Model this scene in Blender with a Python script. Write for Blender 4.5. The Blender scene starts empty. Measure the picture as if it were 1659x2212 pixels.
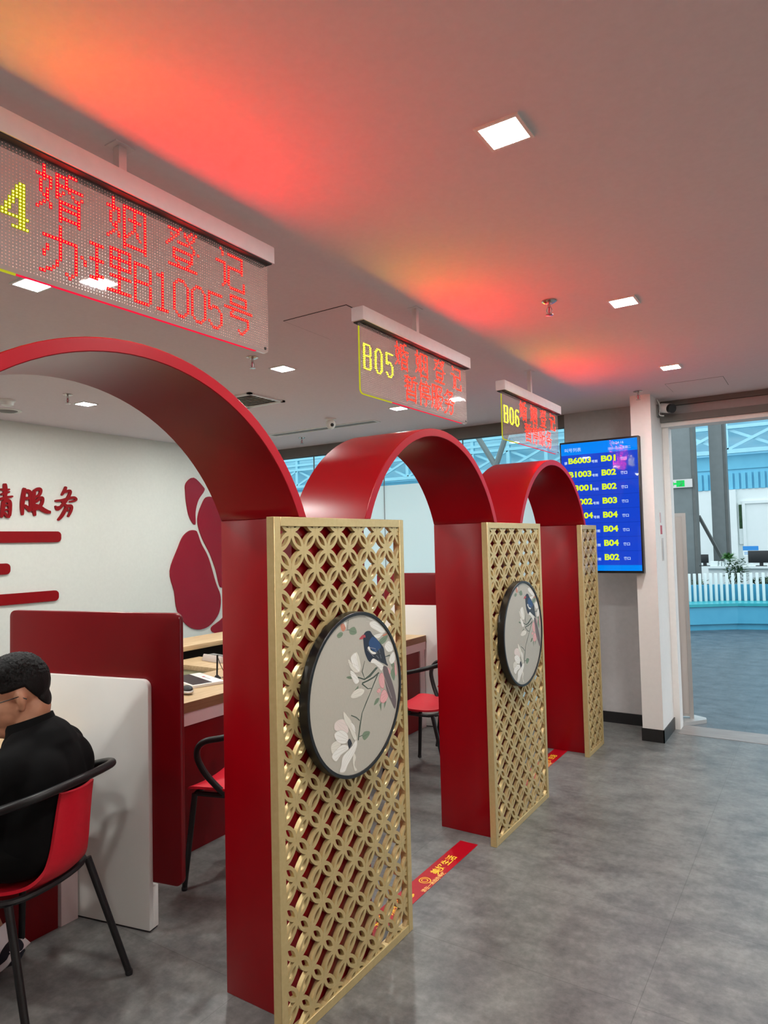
import bpy, bmesh, math, random
from mathutils import Vector, Matrix, Euler
random.seed(7)
sc = bpy.context.scene
COL = sc.collection
PI = math.pi

# ------------------------------------------------------------------ camera, world, exposure
CAM = Vector((1.4536, 0.0, 1.5619)); FPX = 1465.75
YAW, PITCH, ROLL = 0.57252, 0.04379, -0.02341
f = Vector((-math.sin(YAW)*math.cos(PITCH), math.cos(YAW)*math.cos(PITCH), math.sin(PITCH)))
r0 = Vector((math.cos(YAW), math.sin(YAW), 0)); u0 = r0.cross(f)
r = r0*math.cos(ROLL)+u0*math.sin(ROLL); u = -r0*math.sin(ROLL)+u0*math.cos(ROLL)
cd = bpy.data.cameras.new('camera'); cam = bpy.data.objects.new('camera', cd); COL.objects.link(cam)
cd.sensor_fit = 'HORIZONTAL'; cd.sensor_width = 36.0; cd.lens = 36.0*FPX/1659; cd.clip_start = 0.05; cd.clip_end = 200
m = Matrix((r, u, -f)).transposed().to_4x4(); m.translation = CAM
cam.matrix_world = m
sc.camera = cam

LAMP = 490.0        # radiance of the downlight panels
RED = 235.0         # radiance of the lit red diodes
YEL = 95.0
SKY = 2.1
w = bpy.data.worlds.new('daylight'); sc.world = w; w.use_nodes = True
bg = w.node_tree.nodes['Background']; bg.inputs[0].default_value = (0.80, 0.93, 1.0, 1); bg.inputs[1].default_value = SKY

vs = sc.view_settings
vs.view_transform = 'Standard'; vs.look = 'None'; vs.exposure = 0.0; vs.gamma = 1.0; vs.use_curve_mapping = False
sc.cycles.max_bounces = 8; sc.cycles.diffuse_bounces = 5; sc.cycles.glossy_bounces = 4
sc.cycles.transmission_bounces = 6; sc.cycles.transparent_max_bounces = 12
sc.cycles.sample_clamp_indirect = 6.0; sc.cycles.use_light_tree = True
sc.cycles.caustics_reflective = False; sc.cycles.caustics_refractive = False

# ------------------------------------------------------------------ materials
def lin(c):
    c = c/255.0
    return c/12.92 if c <= 0.04045 else ((c+0.055)/1.055)**2.4
def rgb(*c): return (lin(c[0]), lin(c[1]), lin(c[2]), 1)
def mat(name, col, rough=0.5, metal=0.0, coat=0.0, spec=0.5):
    m = bpy.data.materials.new(name); m.use_nodes = True
    b = m.node_tree.nodes['Principled BSDF']
    b.inputs['Base Color'].default_value = col; b.inputs['Roughness'].default_value = rough
    b.inputs['Metallic'].default_value = metal; b.inputs['Coat Weight'].default_value = coat
    b.inputs['Coat Roughness'].default_value = 0.08
    b.inputs['Specular IOR Level'].default_value = spec
    return m
def emit(name, col, s):
    m = bpy.data.materials.new(name); m.use_nodes = True
    nt = m.node_tree; nt.nodes.clear()
    e = nt.nodes.new('ShaderNodeEmission'); o = nt.nodes.new('ShaderNodeOutputMaterial')
    e.inputs[0].default_value = (*col[:3], 1); e.inputs[1].default_value = s
    nt.links.new(e.outputs[0], o.inputs[0]); return m
def noisy(name, c1, c2, scale=(1, 1, 1), nscale=6.0, detail=6.0, rough=0.5, lo=0.3, hi=0.7, spec=0.5, coat=0.0, bump=0.0, metal=0.0, coord='Object'):
    m = mat(name, c1, rough, metal, coat, spec); nt = m.node_tree; b = nt.nodes['Principled BSDF']
    tc = nt.nodes.new('ShaderNodeTexCoord'); mp = nt.nodes.new('ShaderNodeMapping'); n = nt.nodes.new('ShaderNodeTexNoise'); cr = nt.nodes.new('ShaderNodeValToRGB')
    mp.inputs['Scale'].default_value = scale; n.inputs['Scale'].default_value = nscale; n.inputs['Detail'].default_value = detail
    cr.color_ramp.elements[0].position = lo; cr.color_ramp.elements[0].color = c1
    cr.color_ramp.elements[1].position = hi; cr.color_ramp.elements[1].color = c2
    nt.links.new(tc.outputs[coord], mp.inputs[0]); nt.links.new(mp.outputs[0], n.inputs['Vector']); nt.links.new(n.outputs[0], cr.inputs[0]); nt.links.new(cr.outputs[0], b.inputs['Base Color'])
    if bump:
        bp = nt.nodes.new('ShaderNodeBump'); bp.inputs['Strength'].default_value = bump; bp.inputs['Distance'].default_value = 0.002
        nt.links.new(n.outputs[0], bp.inputs['Height']); nt.links.new(bp.outputs[0], b.inputs['Normal'])
    return m
def clear(name, tint, rough=0.02, gloss=1.0, haze=0.0, hazecol=(1, 1, 1, 1)):
    m = bpy.data.materials.new(name); m.use_nodes = True; nt = m.node_tree; nt.nodes.clear()
    o = nt.nodes.new('ShaderNodeOutputMaterial'); t = nt.nodes.new('ShaderNodeBsdfTransparent'); g = nt.nodes.new('ShaderNodeBsdfGlossy')
    fr = nt.nodes.new('ShaderNodeFresnel'); fr.inputs[0].default_value = 1.45
    mx = nt.nodes.new('ShaderNodeMixShader'); t.inputs[0].default_value = tint; g.inputs['Roughness'].default_value = rough
    ml = nt.nodes.new('ShaderNodeMath'); ml.operation = 'MULTIPLY'; ml.inputs[1].default_value = gloss
    ge = nt.nodes.new('ShaderNodeNewGeometry'); iv = nt.nodes.new('ShaderNodeMath'); iv.operation = 'SUBTRACT'; iv.inputs[0].default_value = 1.0; nt.links.new(ge.outputs['Backfacing'], iv.inputs[1])
    fm = nt.nodes.new('ShaderNodeMath'); fm.operation = 'MULTIPLY'; nt.links.new(fr.outputs[0], fm.inputs[0]); nt.links.new(iv.outputs[0], fm.inputs[1])
    nt.links.new(fm.outputs[0], ml.inputs[0]); nt.links.new(ml.outputs[0], mx.inputs[0]); nt.links.new(g.outputs[0], mx.inputs[2])
    if haze:
        d = nt.nodes.new('ShaderNodeBsdfTranslucent'); d.inputs[0].default_value = hazecol
        d2 = nt.nodes.new('ShaderNodeBsdfDiffuse'); d2.inputs[0].default_value = hazecol
        md = nt.nodes.new('ShaderNodeMixShader'); md.inputs[0].default_value = 0.5
        nt.links.new(d.outputs[0], md.inputs[1]); nt.links.new(d2.outputs[0], md.inputs[2])
        mh = nt.nodes.new('ShaderNodeMixShader'); mh.inputs[0].default_value = haze
        nt.links.new(t.outputs[0], mh.inputs[1]); nt.links.new(md.outputs[0], mh.inputs[2]); nt.links.new(mh.outputs[0], mx.inputs[1])
    else:
        nt.links.new(t.outputs[0], mx.inputs[1])
    nt.links.new(mx.outputs[0], o.inputs[0]); return m

M = {}
M['red'] = noisy('red_lacquer', rgb(150, 0, 14), rgb(146, 0, 13), nscale=3, rough=0.3, spec=0.3)
M['darkred'] = noisy('dark_red_lacquer', rgb(118, 5, 16), rgb(112, 4, 15), nscale=3, rough=0.3, spec=0.32)
M['pink_edge'] = mat('red_edge', rgb(170, 4, 28), 0.35, spec=0.25)
M['gold'] = noisy('gold_paint', rgb(212, 187, 134), rgb(204, 178, 124), nscale=60, rough=0.37, metal=0.4)
M['white'] = noisy('white_lacquer', rgb(240, 238, 233), rgb(236, 234, 229), nscale=3, rough=0.4)
M['wallwhite'] = noisy('white_wall_paint', rgb(226, 226, 218), rgb(222, 222, 214), nscale=40, rough=0.9)
M['ceil'] = noisy('ceiling_paint', rgb(232, 220, 222), rgb(228, 216, 218), nscale=50, rough=0.95)
M['graywall'] = noisy('grey_wall_paint', rgb(184, 180, 179), rgb(178, 174, 173), nscale=30, rough=0.85)
M['postwhite'] = noisy('post_paint', rgb(240, 234, 230), rgb(237, 231, 227), nscale=30, rough=0.7)
M['black'] = noisy('black_plastic', rgb(24, 24, 26), rgb(32, 32, 34), nscale=80, rough=0.45)
M['rim'] = noisy('black_rim', rgb(12, 13, 16), rgb(18, 19, 22), nscale=40, rough=0.35)
M['base'] = noisy('black_baseboard', rgb(26, 25, 26), rgb(32, 31, 32), nscale=30, rough=0.4)
M['silk'] = noisy('silk', rgb(190, 182, 168), rgb(182, 174, 160), scale=(1, 60, 8), nscale=14, rough=0.28, spec=0.6)
M['shell'] = noisy('red_plastic', rgb(214, 26, 48), rgb(208, 23, 45), nscale=60, rough=0.42)
M['frameblk'] = noisy('black_metal', rgb(15, 14, 16), rgb(21, 20, 22), nscale=90, rough=0.45)
M['wood'] = noisy('oak_laminate', rgb(214, 186, 144), rgb(190, 158, 116), scale=(22, 2, 22), nscale=3.2, rough=0.45)
M['woodedge'] = noisy('oak_edge', rgb(142, 104, 72), rgb(128, 92, 62), scale=(2, 2, 30), nscale=4, rough=0.5)
M['pinkwhite'] = noisy('white_fascia', rgb(224, 205, 205), rgb(220, 200, 200), nscale=10, rough=0.45)
M['palegreen'] = mat('pale_green_panel', rgb(206, 202, 160), 0.5)
M['acrylic'] = clear('clear_acrylic', (0.97, 0.95, 0.94, 1), 0.03, 1.3, 0.10, (0.95, 0.85, 0.82, 1))
M['glass'] = clear('clear_glass', (0.86, 0.93, 0.93, 1), 0.02, 1.0)
M['frost'] = clear('frosted_film', (0.8, 0.95, 0.95, 1), 0.3, 0.3, 0.97, (0.86, 0.965, 0.97, 1))
M['ledred'] = emit('lit_red_diode', (1.0, 0.0022, 0.0007), RED)
M['ledyel'] = emit('lit_yellow_diode', (1.0, 0.86, 0.006), YEL)
M['halored'] = emit('red_diode_halo', (0.95, 0.0015, 0.022), 1.0)  # flat glowing cells painting the red halo round lit diodes
M['haloyel'] = emit('yellow_diode_halo', (0.34, 0.31, 0.010), 1.0)  # same painted halo for the yellow digits
M['dot'] = mat('unlit_diode', rgb(214, 164, 150), 0.3)
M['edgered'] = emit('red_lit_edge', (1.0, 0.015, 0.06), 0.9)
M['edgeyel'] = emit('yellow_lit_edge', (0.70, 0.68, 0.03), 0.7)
M['header'] = noisy('sign_housing', rgb(228, 214, 214), rgb(222, 208, 208), nscale=30, rough=0.5)
M['lamp'] = emit('lit_diffuser', (0.98, 1.0, 0.965), LAMP)
M['bezel'] = mat('white_bezel', rgb(235, 235, 230), 0.4)
M['chrome'] = mat('chrome', rgb(200, 195, 190), 0.2, 1.0)
M['grille'] = mat('grille_grey', rgb(120, 118, 115), 0.6)
M['darkgap'] = mat('dark_gap', rgb(45, 43, 42), 0.8)
M['screenblue'] = emit('screen_blue', (lin(24), lin(72), lin(214)), 0.95)
M['screenline'] = emit('screen_line', (lin(10), lin(50), lin(170)), 0.95)
M['screenbar'] = emit('screen_bar', (lin(0), lin(136), lin(250)), 1.0)
M['screenyel'] = emit('screen_yellow', (lin(226), lin(250), lin(40)), 1.0)
M['screenwhite'] = emit('screen_white', (lin(205), lin(228), lin(255)), 1.0)
M['screenglass'] = clear('screen_glass', (1, 1, 1, 1), 0.02, 1.0)
M['tape'] = noisy('red_tape', rgb(176, 6, 28), rgb(170, 5, 26), nscale=30, rough=0.35)
M['tapeyel'] = mat('yellow_print', rgb(250, 200, 50), 0.5)
M['tapepale'] = mat('pale_yellow_print', rgb(245, 190, 110), 0.5)
M['crimson'] = noisy('crimson_acrylic', rgb(150, 1, 34), rgb(145, 0, 32), nscale=4, rough=0.25, spec=0.3)
M['letter'] = noisy('red_letter', rgb(142, 0, 10), rgb(137, 0, 9), nscale=20, rough=0.5, spec=0.2)
M['skin'] = noisy('skin', rgb(196, 142, 112), rgb(186, 130, 100), nscale=30, rough=0.5)
M['hair'] = noisy('black_hair', rgb(5, 5, 5), rgb(20, 18, 18), scale=(10, 40, 10), nscale=12, rough=0.6, bump=0.9, spec=0.3)
M['shirt'] = noisy('black_cloth', rgb(5, 5, 6), rgb(10, 10, 11), nscale=20, rough=0.9, bump=0.3, spec=0.2)
M['shoewhite'] = mat('white_rubber', rgb(225, 218, 220), 0.5)
M['shoedark'] = noisy('dark_canvas', rgb(28, 28, 40), rgb(38, 38, 50), nscale=60, rough=0.8)
M['metalgrey'] = noisy('grey_steel_paint', rgb(118, 124, 124), rgb(112, 118, 118), nscale=8, rough=0.6)
M['darksteel'] = noisy('dark_steel_paint', rgb(96, 98, 96), rgb(88, 90, 88), nscale=8, rough=0.6)
M['beamgrey'] = noisy('beam_paint', rgb(112, 108, 103), rgb(106, 102, 97), nscale=8, rough=0.7)
M['blue'] = noisy('blue_laminate', rgb(84, 172, 204), rgb(76, 164, 198), nscale=5, rough=0.4)
M['teal'] = noisy('teal_cushion', rgb(50, 168, 178), rgb(44, 158, 170), nscale=8, rough=0.35)
M['trussblue'] = noisy('blue_truss_paint', rgb(160, 216, 232), rgb(152, 209, 227), nscale=5, rough=0.5)
M['bandblue'] = noisy('blue_sheet', rgb(106, 188, 216), rgb(98, 180, 210), nscale=4, rough=0.5)
M['sheetlight'] = noisy('pale_blue_glazing', rgb(196, 232, 240), rgb(150, 208, 224), scale=(.4, 1, 2), nscale=2.0, rough=0.3)
M['hallwhite'] = noisy('hall_white', rgb(224, 231, 230), rgb(219, 227, 225), nscale=3, rough=0.7)
M['leafgreen'] = noisy('leaf_green', rgb(50, 96, 44), rgb(84, 140, 62), nscale=20, rough=0.5)
M['leafdark'] = noisy('leaf_dark_green', rgb(26, 52, 28), rgb(50, 84, 48), nscale=20, rough=0.8)
M['exitgreen'] = emit('lit_green', (lin(40), lin(235), lin(110)), 0.9)
M['panelgrey'] = noisy('stand_panel', rgb(205, 194, 188), rgb(198, 187, 181), nscale=3, rough=0.4)
M['alu'] = mat('aluminium', rgb(200, 195, 192), 0.35, 0.6)
M['stickred'] = mat('sticker_red', rgb(190, 50, 70), 0.5)
M['stickgrey'] = mat('sticker_grey', rgb(180, 176, 176), 0.5)
M['signblue'] = mat('sign_blue', rgb(40, 130, 200), 0.5)
M['threshold'] = noisy('threshold_strip', rgb(150, 140, 134), rgb(128, 120, 116), scale=(1, 6, 1), nscale=5, rough=0.35)
PC = {'leaf': rgb(122, 138, 112), 'stem': rgb(82, 92, 80), 'orange': rgb(206, 130, 104), 'white': rgb(238, 234, 226), 'cream': rgb(228, 222, 208), 'pinkwhite': rgb(232, 214, 206),
      'pink': rgb(230, 172, 170), 'navy': rgb(30, 34, 52), 'blue': rgb(40, 72, 118), 'char': rgb(46, 46, 54), 'brown': rgb(108, 92, 92), 'red': rgb(190, 76, 82), 'line': rgb(212, 203, 190), 'rose': rgb(212, 128, 132), 'maroon': rgb(58, 36, 40), 'tick': rgb(112, 112, 118)}
for k, v in PC.items(): M['p_'+k] = mat('painted_'+k, v, 0.35)

def floor_mat(name, C_LO, C_HI):
    m = mat(name, rgb(120, 118, 116), 0.3, 0, 0, 0.5); nt = m.node_tree; b = nt.nodes['Principled BSDF']; L = nt.links
    tc = nt.nodes.new('ShaderNodeTexCoord')
    def noise(sc_, s, det, rg=0.6, dist=0.0):
        mp = nt.nodes.new('ShaderNodeMapping'); mp.inputs['Scale'].default_value = sc_; L.new(tc.outputs['Object'], mp.inputs[0])
        n = nt.nodes.new('ShaderNodeTexNoise'); n.inputs['Scale'].default_value = s; n.inputs['Detail'].default_value = det; n.inputs['Roughness'].default_value = rg; n.inputs['Distortion'].default_value = dist
        L.new(mp.outputs[0], n.inputs['Vector']); return n
    n1 = noise((1, 1.3, 1), 5.0, 9, 0.72); n2 = noise((1.4, 1, 1), 26.0, 6, 0.65); n3 = noise((1, 1, 1), 90, 3)
    def ramp(n, lo, hi, c1, c2):
        cr = nt.nodes.new('ShaderNodeValToRGB'); e = cr.color_ramp.elements; e[0].position = lo; e[0].color = c1; e[1].position = hi; e[1].color = c2
        L.new(n.outputs[0], cr.inputs[0]); return cr
    ca = ramp(n1, 0.33, 0.67, C_LO, C_HI); cb = ramp(n2, 0.32, 0.66, (0.80, 0.80, 0.80, 1), (1.08, 1.08, 1.08, 1))
    mx = nt.nodes.new('ShaderNodeMix'); mx.data_type = 'RGBA'; mx.blend_type = 'MULTIPLY'; mx.inputs[0].default_value = 1.0
    L.new(ca.outputs[0], mx.inputs[6]); L.new(cb.outputs[0], mx.inputs[7])
    br = nt.nodes.new('ShaderNodeTexBrick'); br.inputs['Scale'].default_value = 1.0; br.inputs['Brick Width'].default_value = 1.2; br.inputs['Row Height'].default_value = 0.59
    br.inputs['Mortar Size'].default_value = 0.0014; br.inputs['Mortar Smooth'].default_value = 0.3; br.offset = 0.0
    br.inputs['Color1'].default_value = (1, 1, 1, 1); br.inputs['Color2'].default_value = (0.95, 0.95, 0.95, 1); br.inputs['Mortar'].default_value = (0.62, 0.6, 0.6, 1)
    mb_ = nt.nodes.new('ShaderNodeMapping'); mb_.inputs['Location'].default_value = (-0.87, -2.39, 0); L.new(tc.outputs['Object'], mb_.inputs[0]); L.new(mb_.outputs[0], br.inputs['Vector'])
    ml = nt.nodes.new('ShaderNodeMix'); ml.data_type = 'RGBA'; ml.blend_type = 'MULTIPLY'; ml.inputs[0].default_value = 1.0
    L.new(mx.outputs[2], ml.inputs[6]); L.new(br.outputs[0], ml.inputs[7]); L.new(ml.outputs[2], b.inputs['Base Color'])
    b.inputs['Roughness'].default_value = 0.34
    return m
M['floor'] = floor_mat('grey_vinyl', rgb(86, 85, 85), rgb(136, 135, 132))
M['hallfloor'] = floor_mat('hall_vinyl', rgb(60, 66, 72), rgb(100, 108, 114))

# ------------------------------------------------------------------ mesh helpers
class MB:
    """collects shapes; build() links them as one mesh object (vertices given in the parent's frame)"""
    def __init__(s): s.v = []; s.f = []; s.mi = []; s.mats = []
    def _m(s, m):
        if m not in s.mats: s.mats.append(m)
        return s.mats.index(m)
    def add(s, verts, faces, m):
        o = len(s.v); k = s._m(m); s.v += [tuple(v) for v in verts]
        for fc in faces: s.f.append(tuple(i+o for i in fc)); s.mi.append(k)
        return s
    def box(s, a, b, m):
        x0, y0, z0 = a; x1, y1, z1 = b
        return s.add([(x0,y0,z0),(x1,y0,z0),(x1,y1,z0),(x0,y1,z0),(x0,y0,z1),(x1,y0,z1),(x1,y1,z1),(x0,y1,z1)],
                     [(3,2,1,0),(4,5,6,7),(0,1,5,4),(1,2,6,5),(2,3,7,6),(3,0,4,7)], m)
    def quad(s, a, b, c, d, m): return s.add([a, b, c, d], [(0, 1, 2, 3)], m)
    def prism(s, pts, axis, lo, hi, m, mside=None):
        """2D outline extruded along an axis; pts are the two remaining coordinates in x,y,z order"""
        n = len(pts)
        ar = sum(pts[i][0]*pts[(i+1) % n][1]-pts[(i+1) % n][0]*pts[i][1] for i in range(n))
        if ar < 0: pts = pts[::-1]
        def P(p, t): return {0: (t, p[0], p[1]), 1: (p[0], t, p[1]), 2: (p[0], p[1], t)}[axis]
        vs_ = [P(p, lo) for p in pts]+[P(p, hi) for p in pts]
        flip = axis == 1
        fs = [tuple(range(n))[::-1], tuple(range(n, 2*n))]
        sd = [(i, (i+1) % n, n+(i+1) % n, n+i) for i in range(n)]
        if flip: fs = [x[::-1] for x in fs]; sd = [x[::-1] for x in sd]
        s.add(vs_, fs, m); o = len(s.v)-2*n
        k = s._m(mside or m)
        for q in sd: s.f.append(tuple(i+o for i in q)); s.mi.append(k)
        return s
    def tube(s, pts, rad, m, n=10, cap=True):
        pts = [Vector(p) for p in pts]; N = len(pts); rads = rad if isinstance(rad, (list, tuple)) else [rad]*N
        T = []
        for i in range(N):
            t = pts[min(i+1, N-1)]-pts[max(i-1, 0)]; T.append(t.normalized())
        up = Vector((0, 0, 1)) if abs(T[0].z) < 0.9 else Vector((1, 0, 0))
        nx = T[0].cross(up).normalized(); vs_ = []
        for i in range(N):
            nx = (nx-T[i]*nx.dot(T[i])).normalized(); ny = T[i].cross(nx)
            for k in range(n):
                a = 2*PI*k/n; vs_.append(pts[i]+nx*math.cos(a)*rads[i]+ny*math.sin(a)*rads[i])
        fs = [(i*n+k, i*n+(k+1) % n, (i+1)*n+(k+1) % n, (i+1)*n+k) for i in range(N-1) for k in range(n)]
        if cap: fs += [tuple(range(n))[::-1], tuple(range((N-1)*n, N*n))]
        return s.add(vs_, fs, m)
    def lathe(s, prof, m, c=(0, 0, 0), n=24, axis=2):
        vs_ = []
        for (rr, h) in prof:
            for k in range(n):
                a = 2*PI*k/n; x, y = rr*math.cos(a), rr*math.sin(a)
                p = {2: (x, y, h), 0: (h, x, y), 1: (y, h, x)}[axis]
                vs_.append((p[0]+c[0], p[1]+c[1], p[2]+c[2]))
        N = len(prof); fs = [(i*n+k, i*n+(k+1) % n, (i+1)*n+(k+1) % n, (i+1)*n+k) for i in range(N-1) for k in range(n)]
        fs += [tuple(range(n))[::-1], tuple(range((N-1)*n, N*n))]
        return s.add(vs_, fs, m)
    def ell(s, c, rad, m, nu=16, nv=10, rot=None):
        vs_ = []; c = Vector(c)
        for j in range(nv+1):
            t = PI*j/nv
            for k in range(nu):
                a = 2*PI*k/nu; p = Vector((rad[0]*math.sin(t)*math.cos(a), rad[1]*math.sin(t)*math.sin(a), -rad[2]*math.cos(t)))
                if rot: p = rot @ p
                vs_.append(c+p)
        fs = [(j*nu+k, j*nu+(k+1) % nu, (j+1)*nu+(k+1) % nu, (j+1)*nu+k) for j in range(nv) for k in range(nu)]
        return s.add(vs_, fs, m)
    def build(s, name, parent=None, bevel=0.0, smooth=False, seg=2, loc=None, offset=None, merge=False):
        me = bpy.data.meshes.new(name)
        vv = s.v if offset is None else [(a-offset[0], b-offset[1], c-offset[2]) for a, b, c in s.v]
        me.from_pydata(vv, [], s.f)
        for x in s.mats: me.materials.append(x)
        for p, k in zip(me.polygons, s.mi): p.material_index = k
        if bevel or merge:
            bm = bmesh.new(); bm.from_mesh(me)
            if merge: bmesh.ops.remove_doubles(bm, verts=bm.verts, dist=1e-5)
            if bevel:
                ed = [e for e in bm.edges if len(e.link_faces) == 2 and e.calc_face_angle(0) > 0.6]
                bmesh.ops.bevel(bm, geom=ed, offset=bevel, segments=seg, affect='EDGES', profile=0.5, clamp_overlap=True)
            bm.to_mesh(me); bm.free()
        if smooth or bevel:
            me.shade_smooth(); me.set_sharp_from_angle(angle=0.7)
        me.update()
        o = bpy.data.objects.new(name, me); COL.objects.link(o)
        if parent: o.parent = parent
        if loc is not None: o.location = loc
        return o

def thing(name, label, cat, loc=(0, 0, 0), rz=0.0, group=None):
    o = bpy.data.objects.new(name, None); COL.objects.link(o); o.empty_display_size = 0.05
    o.location = loc; o.rotation_euler = (0, 0, rz); o['label'] = label; o['category'] = cat
    if group: o['group'] = group
    return o
def tag(o, label, cat, group=None):
    o['label'] = label; o['category'] = cat
    if group: o['group'] = group
    return o
def struct(o): o['kind'] = 'structure'; return o
def dup(root, loc=None, label=None, rz=None):
    rcp = root.copy(); COL.objects.link(rcp)
    if loc is not None: rcp.location = loc
    if rz is not None: rcp.rotation_euler = (0, 0, rz)
    if label: rcp['label'] = label
    for ch in list(root.children):
        c = ch.copy(); COL.objects.link(c); c.parent = rcp
        for g in list(ch.children):
            d = g.copy(); COL.objects.link(d); d.parent = c
    return rcp
def spline(pts, n=6):
    P = [Vector(p) for p in pts]; out = []
    for i in range(len(P)-1):
        a, b, c, d = P[max(i-1, 0)], P[i], P[i+1], P[min(i+2, len(P)-1)]
        for k in range(n):
            t = k/n
            out.append(0.5*((2*b)+(c-a)*t+(2*a-5*b+4*c-d)*t*t+(3*b-a-3*c+d)*t**3))
    out.append(P[-1]); return out
def rrect(x0, y0, x1, y1, rad, n=5, corners=(1, 1, 1, 1)):
    out = []
    for (cx, cy, a0, on) in ((x1-rad, y0+rad, -90, corners[0]), (x1-rad, y1-rad, 0, corners[1]), (x0+rad, y1-rad, 90, corners[2]), (x0+rad, y0+rad, 180, corners[3])):
        if on:
            for k in range(n+1):
                a = math.radians(a0+90*k/n); out.append((cx+rad*math.cos(a), cy+rad*math.sin(a)))
        else:
            out.append((cx+rad*(1 if cx > (x0+x1)/2 else -1), cy+rad*(1 if cy > (y0+y1)/2 else -1)))
    return out
def ribbon(pts, wd):
    """brush stroke outline along a smoothed 2D path"""
    P = [Vector((p[0], p[1], 0)) for p in pts]; P = spline(P, 5) if len(P) > 2 else [P[0].lerp(P[-1], t/5) for t in range(6)]
    L, R = [], []; N = len(P)
    for i in range(N):
        t = (P[min(i+1, N-1)]-P[max(i-1, 0)]).normalized(); n = Vector((-t.y, t.x, 0))
        k = i/(N-1); h = wd*0.5*(0.62+0.5*math.sin(PI*min(1, 0.15+k*0.85)))*(0.72 if i in (0, N-1) else 1)
        L.append(P[i]+n*h); R.append(P[i]-n*h)
    return L, R
def add_ribbon(mb, pts, wd, x0, x1, m):
    L, R = ribbon(pts, wd); N = len(L)
    vs_ = [(x0, p.x, p.y) for p in L]+[(x0, p.x, p.y) for p in R]+[(x1, p.x, p.y) for p in L]+[(x1, p.x, p.y) for p in R]
    fs = []
    for i in range(N-1):
        fs += [(2*N+i, 2*N+i+1, 3*N+i+1, 3*N+i)[::-1], (i, i+1, 2*N+i+1, 2*N+i)[::-1], (N+i, N+i+1, 3*N+i+1, 3*N+i)]
    fs += [(0, N, 3*N, 2*N)[::-1], (N-1, 2*N-1, 4*N-1, 3*N-1)]
    mb.add(vs_, fs, m)
def text_mesh(body, size, bold=0.0, align='LEFT'):
    cu = bpy.data.curves.new('txt', 'FONT'); cu.body = body; cu.size = size; cu.offset = bold; cu.align_x = align; cu.resolution_u = 4
    o = bpy.data.objects.new('txt', cu); COL.objects.link(o)
    dg = bpy.context.evaluated_depsgraph_get(); dg.update()
    ev = o.evaluated_get(dg); me = ev.to_mesh()
    v = [x.co.copy() for x in me.vertices]; fs = [tuple(p.vertices) for p in me.polygons]
    ev.to_mesh_clear(); bpy.data.objects.remove(o); bpy.data.curves.remove(cu)
    return v, fs
def put_text(mb, body, size, m, fn, bold=0.0, align='LEFT', width=None):
    """adds lettering; fn maps the flat text coordinates to 3D"""
    v, fs = text_mesh(body, size, bold, align)
    if not v: return
    if width:
        x0 = min(p.x for p in v); x1 = max(p.x for p in v); k = width/(x1-x0)
        for p in v: p.x = (p.x-x0)*k
    mb.add([fn(p.x, p.y) for p in v], fs, m)
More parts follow.
